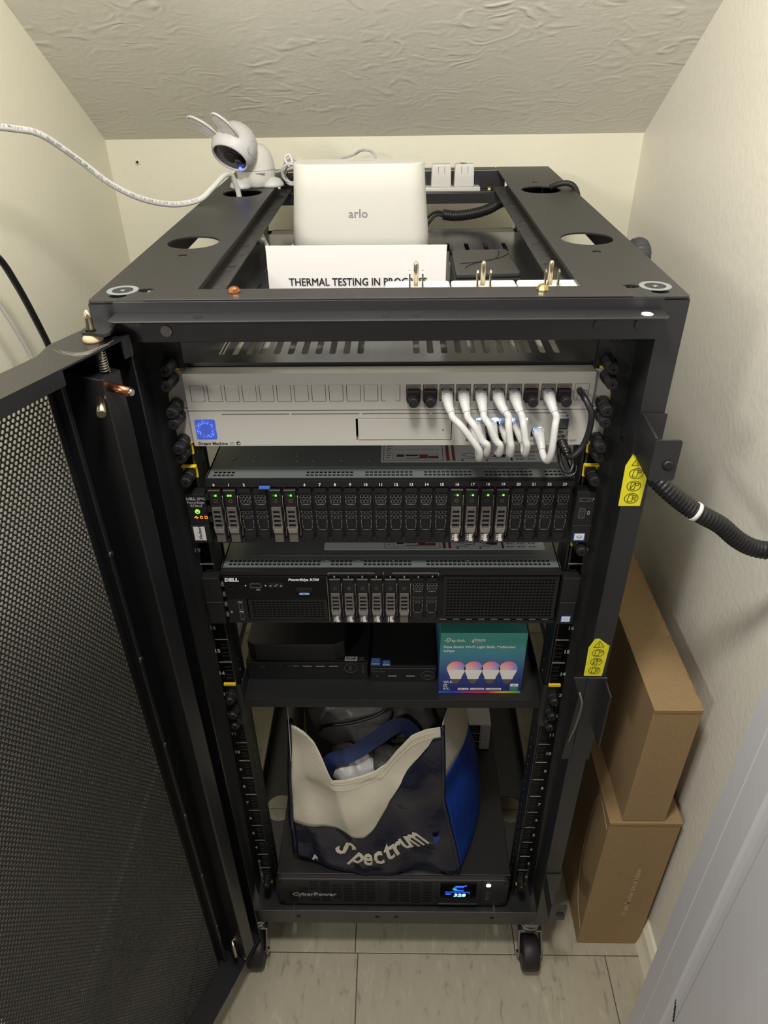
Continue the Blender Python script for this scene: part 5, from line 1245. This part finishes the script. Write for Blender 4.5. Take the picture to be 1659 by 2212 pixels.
# ears: long petals standing off the crown, hollow towards the front
for ex, dirv in ((.0165, Vector((-.70, -.18, .52))), (-.0200, Vector((-.46, -.30, .56)))):
    root = hc+rt_*-ex*-1+up_*.0245+axis*(.004)
    root = hc+up_*.0262+rt_*ex+axis*.006
    d = dirv.normalized(); nrm = (axis-d*axis.dot(d)).normalized(); wv = d.cross(nrm); Lg = .048
    em = Matrix(((wv.x, nrm.x, d.x, root.x), (wv.y, nrm.y, d.y, root.y), (wv.z, nrm.z, d.z, root.z), (0, 0, 0, 1)))
    ring = []; 
    def petal(s, k): return k*.0105*math.sin(math.pi*min(1, .12+s*.88)**.8)
    v = []; f = []; n = 14; K = 16
    for j in range(n+1):
        s = j/n; wdt = .0118*(math.sin(math.pi*(.10+.90*s**.95))**.52 if s < 1 else .05)+.0006
        for k in range(K):
            a = 2*math.pi*k/K; x = wdt*math.cos(a); y = .0038*math.sin(a)*(wdt/.0112+.25)
            if math.sin(a) > 0: y = .0030*math.sin(a)*(.2)-.0010*math.cos(a)**2*0+(.0028*(abs(math.cos(a))**3))
            v.append(tuple(em @ Vector((x, y, s*Lg))))
    for j in range(n):
        for k in range(K): f.append((j*K+k, j*K+(k+1) % K, (j+1)*K+(k+1) % K, (j+1)*K+k))
    e_ = MB().add(v, f, True); e_.f.append(tuple(n*K+k for k in range(K)))
    e_.build('ear', 'grey_w', t)
    MB().add([tuple(em @ Vector((.0118*.78*(math.sin(math.pi*(.10+.90*(.08+.84*j/12)**.95))**.55)*sx, .0022, (.08+.84*j/12)*Lg))) for sx in (-1, 1) for j in range(13)], [(j, j+1, 13+j+1, 13+j) for j in range(12)]).build('ear_lining', 'wrapw', t)
tm = frame(hc+rt_*-.0338+axis*.004+up_*.004, tuple(axis), tuple(up_))
MB().plate(rrect(-.011, .011, -.007, .007, .006), [rrect(-.0105, .0105, -.0065, .0065, .0055)], hm @ Matrix.Translation((-.0338, .002, .004)) @ Matrix(((0, 0, -1, 0), (0, 1, 0, 0), (1, 0, 0, 0), (0, 0, 0, 1))), .0012).build('button_outline', 'ringst', t)
# ---- white outlet strip with two plug cubes on the rear beam
t = thing('outlet_strip', 'flat white outlet strip lying on the rear beam of the rack', 'outlet strip', (.08, .687, ZT-.033))
zr = ZT-.033
MB().box(-.040, .1590, .6735, .6995, zr+.0003, zr+.0068).build('base', 'white', t, bevel=.001)
for x in (.0635, .1080, .1500): MB().box(x-.0011, x+.0011, .680, .697, zr+.0068, zr+.0080).build('rib', 'grey_w', t)
for i, x in enumerate((.0885, .1297)):
    k = thing('plug_cube', ('left' if i == 0 else 'right')+' white plug cube standing on the rear outlet strip'+('' if i == 0 else ', black tick on top'), 'plug', (x, .688, zr+.007), 'white plug cubes on the rear beam')
    v = [(x+s*w_, y, z) for z, w_, ys_ in ((zr+.0070, .0180, (.6755, .6985)), (zr+.0440, .0168, (.6775, .6985))) for y in ys_ for s in (-1, 1)]
    MB().add(v, [(0, 2, 3, 1), (4, 5, 7, 6), (0, 1, 5, 4), (2, 6, 7, 3), (0, 4, 6, 2), (1, 3, 7, 5)]).build('body', 'white', k, bevel=.0016)
    for s in (-.0055, .0055): MB().box(x+s-.0004, x+s+.0004, .6765, .6775, zr+.0300, zr+.0410).build('slot', 'ink_g', k)
    if i: MB().tube([(x-.006, .685, zr+.0444), (x+.004, .690, zr+.0444), (x-.003, .693, zr+.0444), (x-.008, .6945, zr+.0444)], .0004, 5).build('pen_mark', 'ink', k)
# ---- black router on the shelf
t = thing('router', 'flat black router with two curved lines on its glossy lid', 'router', (.13, .27, zs))
rz = 1.2300; q = [(.0855, .2080), (.1690, .2150), (.1650, .3290), (.0875, .3240)]
MB().prism([(x+(.128-x)*-.05, y+(.27-y)*-.05) for x, y in q], flat(0, 0, 0), zs+.0003, rz-.008).build('base', 'black_r', t, bevel=.002)
MB().prism(q, flat(0, 0, 0), rz-.008, rz).build('lid', 'router', t, bevel=.0025)
b = MB()
for pts in ([(.094, .252), (.112, .258), (.135, .268), (.147, .285), (.152, .315)], [(.099, .232), (.108, .248), (.130, .266), (.150, .280), (.163, .300)]):
    b.tube([(p.x, p.y, rz+.0002) for p in spline([(x, y, 0) for x, y in pts], 6)], .0007, 5)
b.build('curved_line', 'void', t)
b = MB()
for i in range(9): b.prism(circ(.117+i*.005, .3195+.0004*i, .0008, 8), flat(0, 0, rz), 0, .0002)
for i in range(11): b.prism(circ(.122+i*.004, .2225+.0003*i, .0006, 8), flat(0, 0, rz), 0, .0002)
b.build('indicator_row', 'handle', t)
# ---- power strip mounted on the rear rails
pd = thing('power_distribution_unit', 'black rack power strip with outlets across the back of the rack', 'power strip', (0, .64, uz(23)))
PZ0, PZ1 = uz(23)+.001, uz(24)-.001
MB().box(-.2200, .2200, .618, .66, PZ0, PZ1).build('case', 'powder', pd, bevel=.001)
MB().box(-.2410, .2410, .6475, .6500, PZ0, PZ1).build('mounting_ears', 'powder', pd)
zc_ = (PZ0+PZ1)/2
for x in (-.19, -.145, -.10, -.055, -.01, .035, .083):
    p = MB().box(x-.0155, x+.0155, .6172, .6180, zc_-.0165, zc_+.0165).build('outlet', 'black', pd, bevel=.0004)
    MB().box(x-.0078, x-.0042, .6168, .6174, zc_-.0035, zc_+.0035).box(x+.002, x+.010, .6168, .6174, zc_+.0055, zc_+.0080).box(x+.002, x+.009, .6168, .6174, zc_-.0080, zc_-.0055).build('outlet_slot', 'void', p)
MB().revolve([(.0195, 0), (.0200, .003), (.0170, .006), (.0165, .020), (.0150, .022)], front(.1420, .6180, zc_), 28).build('round_plug', 'black', pd)
MB().revolve([(.0105, .0222), (.0100, .0228)], front(.1420, .6180, zc_), 20).build('plug_face', 'lbl_dark', pd)
MB().revolve([(.0085, 0), (.0090, .002), (.0070, .006)], front(.1935, .6180, zc_), 20).build('breaker_button', 'black_r', pd)
MB().ball((.168, .6155, zc_+.003), .0042, .003, .006, 12, 8, None, lambda d: 1+.2*math.sin(9*d.x+7*d.z)).build('twist_tie', 'wink_d', pd)
for i, (x, lab) in enumerate(((-.135, 'white wall adapter plugged into the rear power strip, left of hub'), (.0560, 'white wall adapter mostly hidden behind right edge of hub'))):
    a = thing('wall_adapter', lab, 'wall adapter', (x, .60, zc_-.018))
    MB().prism([(x-.0255, zc_-.022), (x+.0255, zc_-.022), (x+.0255, zc_+.014), (x+.020, zc_+.0195), (x-.020, zc_+.0195), (x-.0255, zc_+.014)], front(0, .6168, 0), .0006, .042).build('body', 'white', a, bevel=.002)
    MB().tube(spline([(x-.01, .5745, zc_-.012), (x-.012, .54, zc_-.02), (x-.02, .50, zs+.006), (x-.035, .45, zs+.004)], 6), .0022, 8).build('lead', 'cable_w', a)
# ---- cables and hoses
def cable(nm, lab, cat, pts, r, m, seg=10, n=10):
    P = spline(pts, seg); o = MB().tube(P, r, n).build(nm, m, None, base=tuple(pts[len(pts)//2])); tag(o, lab, cat); return o, P
pts = [(-.520, .17, 1.404), (-.470, .195, 1.4035), (-.4605, .215, 1.4015), (-.4485, .235, 1.3975), (-.4300, .262, 1.3880), (-.4070, .30, 1.3555), (-.3800, .325, 1.3215), (-.3490, .350, 1.2975), (-.3150, .38, 1.2840), (-.2830, .405, 1.2855), (-.2680, .43, 1.2960), (-.2570, .455, 1.3065), (-.2510, .468, 1.3095), (-.2465, .478, 1.3065), (-.2435, .485, 1.2950), (-.2410, .490, 1.2790), (-.2370, .492, 1.24), (-.215, .50, 1.20)]
o, P = cable('network_cable', 'thick white network cable draping from the left into a panel hole', 'cable', pts, .0041, 'cable_w', 12, 14)
# jacket print, following the cable
txt = 'Cable Matters  ( xxxxxx )  Cat6 UTP  24AWG 4PR CM 60C  ETL Verified to ANSI/TIA-568.2-D UTP Cat6 Patch Cord'.replace('xxxxxx', 'UL')
S = [0]
for a, c in zip(P, P[1:]): S.append(S[-1]+(c-a).length)
def at_s(s):
    for i in range(len(P)-1):
        if s <= S[i+1]:
            k = (s-S[i])/max(1e-9, S[i+1]-S[i]); return P[i].lerp(P[i+1], k), (P[i+1]-P[i]).normalized()
    return P[-1], (P[-1]-P[-2]).normalized()
b = MB(); s = .075; view = Vector((0, -.80, .35)).normalized()
for ch in txt:
    if s > S[-1]-.16: break
    p, td = at_s(s); nv = (view-td*view.dot(td)).normalized(); upv = nv.cross(td)
    q = p+nv*.0042-upv*.0012
    if ch != ' ': b.text(ch, frame(tuple(q), tuple(td), tuple(upv)), .0042, .00015, off=.00005)
    s += .0029
b.build('jacket_print', 'ink_g', o)
cable('mains_cable', 'black power cord hanging against the left wall behind the door', 'cable', [(-.535, .14, 1.325), (-.5150, .175, 1.285), (-.5060, .215, 1.2550), (-.5020, .235, 1.2140), (-.5000, .258, 1.150), (-.5010, .275, 1.100), (-.505, .29, 1.03), (-.512, .30, .95), (-.52, .30, .80)], .0048, 'cable_b')
cable('thin_white_lead', 'thin white lead hanging left of the black power cord', 'cable', [(-.525, .150, 1.300), (-.5200, .180, 1.2480), (-.5150, .205, 1.190), (-.5120, .228, 1.130), (-.512, .245, 1.07), (-.515, .26, .98), (-.52, .27, .85)], .0022, 'cable_w')
def hose(nm, lab, pts, r, parent_cat='hose', pitch=.0046):
    P = spline(pts, 40); L = [0]
    for a, c in zip(P, P[1:]): L.append(L[-1]+(c-a).length)
    N = int(L[-1]/(pitch/4)); Q = []; j = 0
    for k in range(N+1):
        d = L[-1]*k/N
        while j < len(P)-2 and L[j+1] < d: j += 1
        t_ = (d-L[j])/max(1e-9, L[j+1]-L[j]); Q.append(P[j].lerp(P[j+1], t_))
    o = MB().tube(Q, r, 16, lambda i: r*(1, 1, .90, .90)[i % 4]).build(nm, 'cable_b', None, base=tuple(pts[len(pts)//2])); tag(o, lab, parent_cat); return o, Q
o, Q = hose('corrugated_hose', 'black corrugated hose sagging out of the rack to the right', [(.268, -.012, 1.115), (.282, -.035, 1.088), (.3025, -.052, 1.0690), (.3310, -.060, 1.0480), (.3490, -.064, 1.0385), (.3700, -.066, 1.0270), (.3920, -.068, 1.0090), (.4130, -.070, .9985), (.4380, -.072, .9960), (.470, -.075, 1.0)], .0105)
k = min(range(len(Q)), key=lambda i: (Q[i]-Vector((.3400, -.062, 1.0430))).length)
MB().tube([Q[k-2], Q[k], Q[k+2]], .0112, 18).build('white_tie', 'wink', o)
o, Q = hose('corrugated_hose', 'black corrugated hose lying behind the rear power strip', [(.093, .668, 1.2080), (.115, .668, 1.2055), (.145, .667, 1.2085), (.175, .666, 1.2165), (.205, .66, 1.232), (.225, .62, 1.23)], .0098)
for y, z in ((.0, .003), (.012, -.003)):
    MB().tube(spline([(.098, .668, 1.2080+z), (.08, .665, 1.2100+z), (.066, .655, 1.2010+z*2), (.052+y, .64, 1.1950)], 8), .0026, 8).build('wire', 'cable_b', o)
t = tag(MB().tube(spline([(-.168+.016*math.cos(a*.9), .60+.02*math.sin(a*.31), 1.285+.016*math.sin(a*.9)+.0004*a) for a in range(0, 26)], 4), .0021, 8).build('coiled_lead', 'cable_w', None, base=(-.168, .6, ZT)), 'coiled thin white lead between baby monitor and hub', 'cable')
MB().tube(spline([(-.172, .60, 1.3), (-.18, .603, 1.312), (-.172, .607, 1.318), (-.166, .60, 1.305)], 6), .0026, 6).build('hook_tie', 'white', t)
cable('wall_lead', 'thin white lead running along the back wall behind the hub', 'cable', [(-.215, .62, 1.2850), (-.19, .70, 1.2815), (-.14, .76, 1.283), (-.08, .79, 1.291), (-.062, .78, 1.3), (-.05, .77, 1.303), (-.036, .77, 1.298), (-.03, .75, 1.28), (-.03, .70, 1.22)], .0024, 'cable_w')
cable('white_side_lead', 'white lead dropping inside the rack left of the paper sign', 'cable', [(-.225, .47, 1.262), (-.212, .445, 1.248), (-.199, .42, 1.232), (-.187, .40, 1.215), (-.172, .375, 1.197), (-.15, .34, 1.1935)], .0036, 'cable_w')
cable('router_lead', 'black lead curling from the round plug to the router', 'cable', [(.134, .594, 1.160), (.125, .57, 1.150), (.108, .53, 1.165), (.095, .46, 1.20), (.098, .38, 1.205), (.105, .325, 1.205)], .0026, 'cable_b')
t = tag(MB().tube(spline([(.252, .508, 1.279), (.262, .503, 1.284), (.275, .500, 1.2865), (.286, .497, 1.283), (.293, .494, 1.272), (.2945, .490, 1.258), (.291, .488, 1.25)], 8), .0042, 8).build('cable_strap', 'black_r', None, base=(.27, .50, ZT)), 'black strap looped through the rear right panel hole', 'strap')
MB().revolve([(.010, -.002), (.0112, 0), (.010, .002)], frame((.2945, .489, 1.260), (0, 1, 0), (0, 0, 1)), 16).build('strap_end', 'black_r', t)
o, Q = hose('corrugated_hose', 'grey corrugated hose end standing outside the right panel hole', [(.292, .18, 1.16), (.307, .200, 1.215), (.318, .215, 1.2440), (.321, .232, 1.2520), (.322, .25, 1.248)], .0135)
o.data.materials[0] = M['lbl_dark']
# ---- cardboard boxes by the right wall
def kraft_box(lab, x0, x1, y0, y1, z0, z1):
    t = thing('cardboard_box', lab, 'box', ((x0+x1)/2, (y0+y1)/2, z0), 'cardboard boxes by the right wall')
    MB().box(x0, x1, y0, y1, z0, z1-.002).build('body', 'kraft', t, bevel=.0012)
    MB().box(x0-.0006, x1+.0008, y0-.0006, y1, z1-.002, z1+.0008).build('lid_flap', 'kraft', t, bevel=.0006)
    return t
t = kraft_box('lower taller cardboard box standing on the floor by the right wall', .3585, .4765, -.0275, .40, .0005, .4005)
MB().text('Dream Machine Special Edition', frame((.4335, -.0283, .110), (.012, 0, 1), (-1, 0, .012)), .0135, .0002, off=.0001, sx=.92).build('lettering', 'kraft_t', t)
b = MB(); arc = [(-.0265, .150), (-.022, .20), (.005, .33), (.02, .372), (.035, .385), (.05, .375), (.075, .34), (.1, .28)]
b.tube(spline([(.3583, -.0235, .405-.03), (.3583, .005, .384), (.3583, .03, .386), (.3583, .045, .36), (.3583, .05, .28), (.3583, .045, .18), (.3583, .02, .09), (.3583, -.024, .05)], 8), .0005, 5); b.build('score_line', 'kraft_t', t)
MB().box(.3588, .4760, -.0289, -.0277, .3960, .3984).build('flap_gap', 'kraft_e', t)
MB().box(.440, .4775, -.02, .38, .4013, .4019).build('tape', 'kraft', t)
t = kraft_box('upper cardboard box standing on the lower box beside the rack', .3790, .4490, -.024, .372, .4022, .6720)
MB().box(.3795, .4485, -.0252, -.0242, .6675, .6698).build('flap_gap', 'kraft_e', t)
b = MB(); random.seed(5)
for k in range(14):
    y = .0+k*.027+random.uniform(0, .008); b.box(.4480, .4498, y, y+random.uniform(.006, .014), .6705, .6734)
b.build('torn_edge', 'kraft_e', t)
MB().tube(spline([(.4330, .125, .6730), (.4370, .121, .6733), (.4430, .124, .6733), (.4480, .128, .6730)], 5), .0007, 5).build('crease_mark', 'ink_g', t)
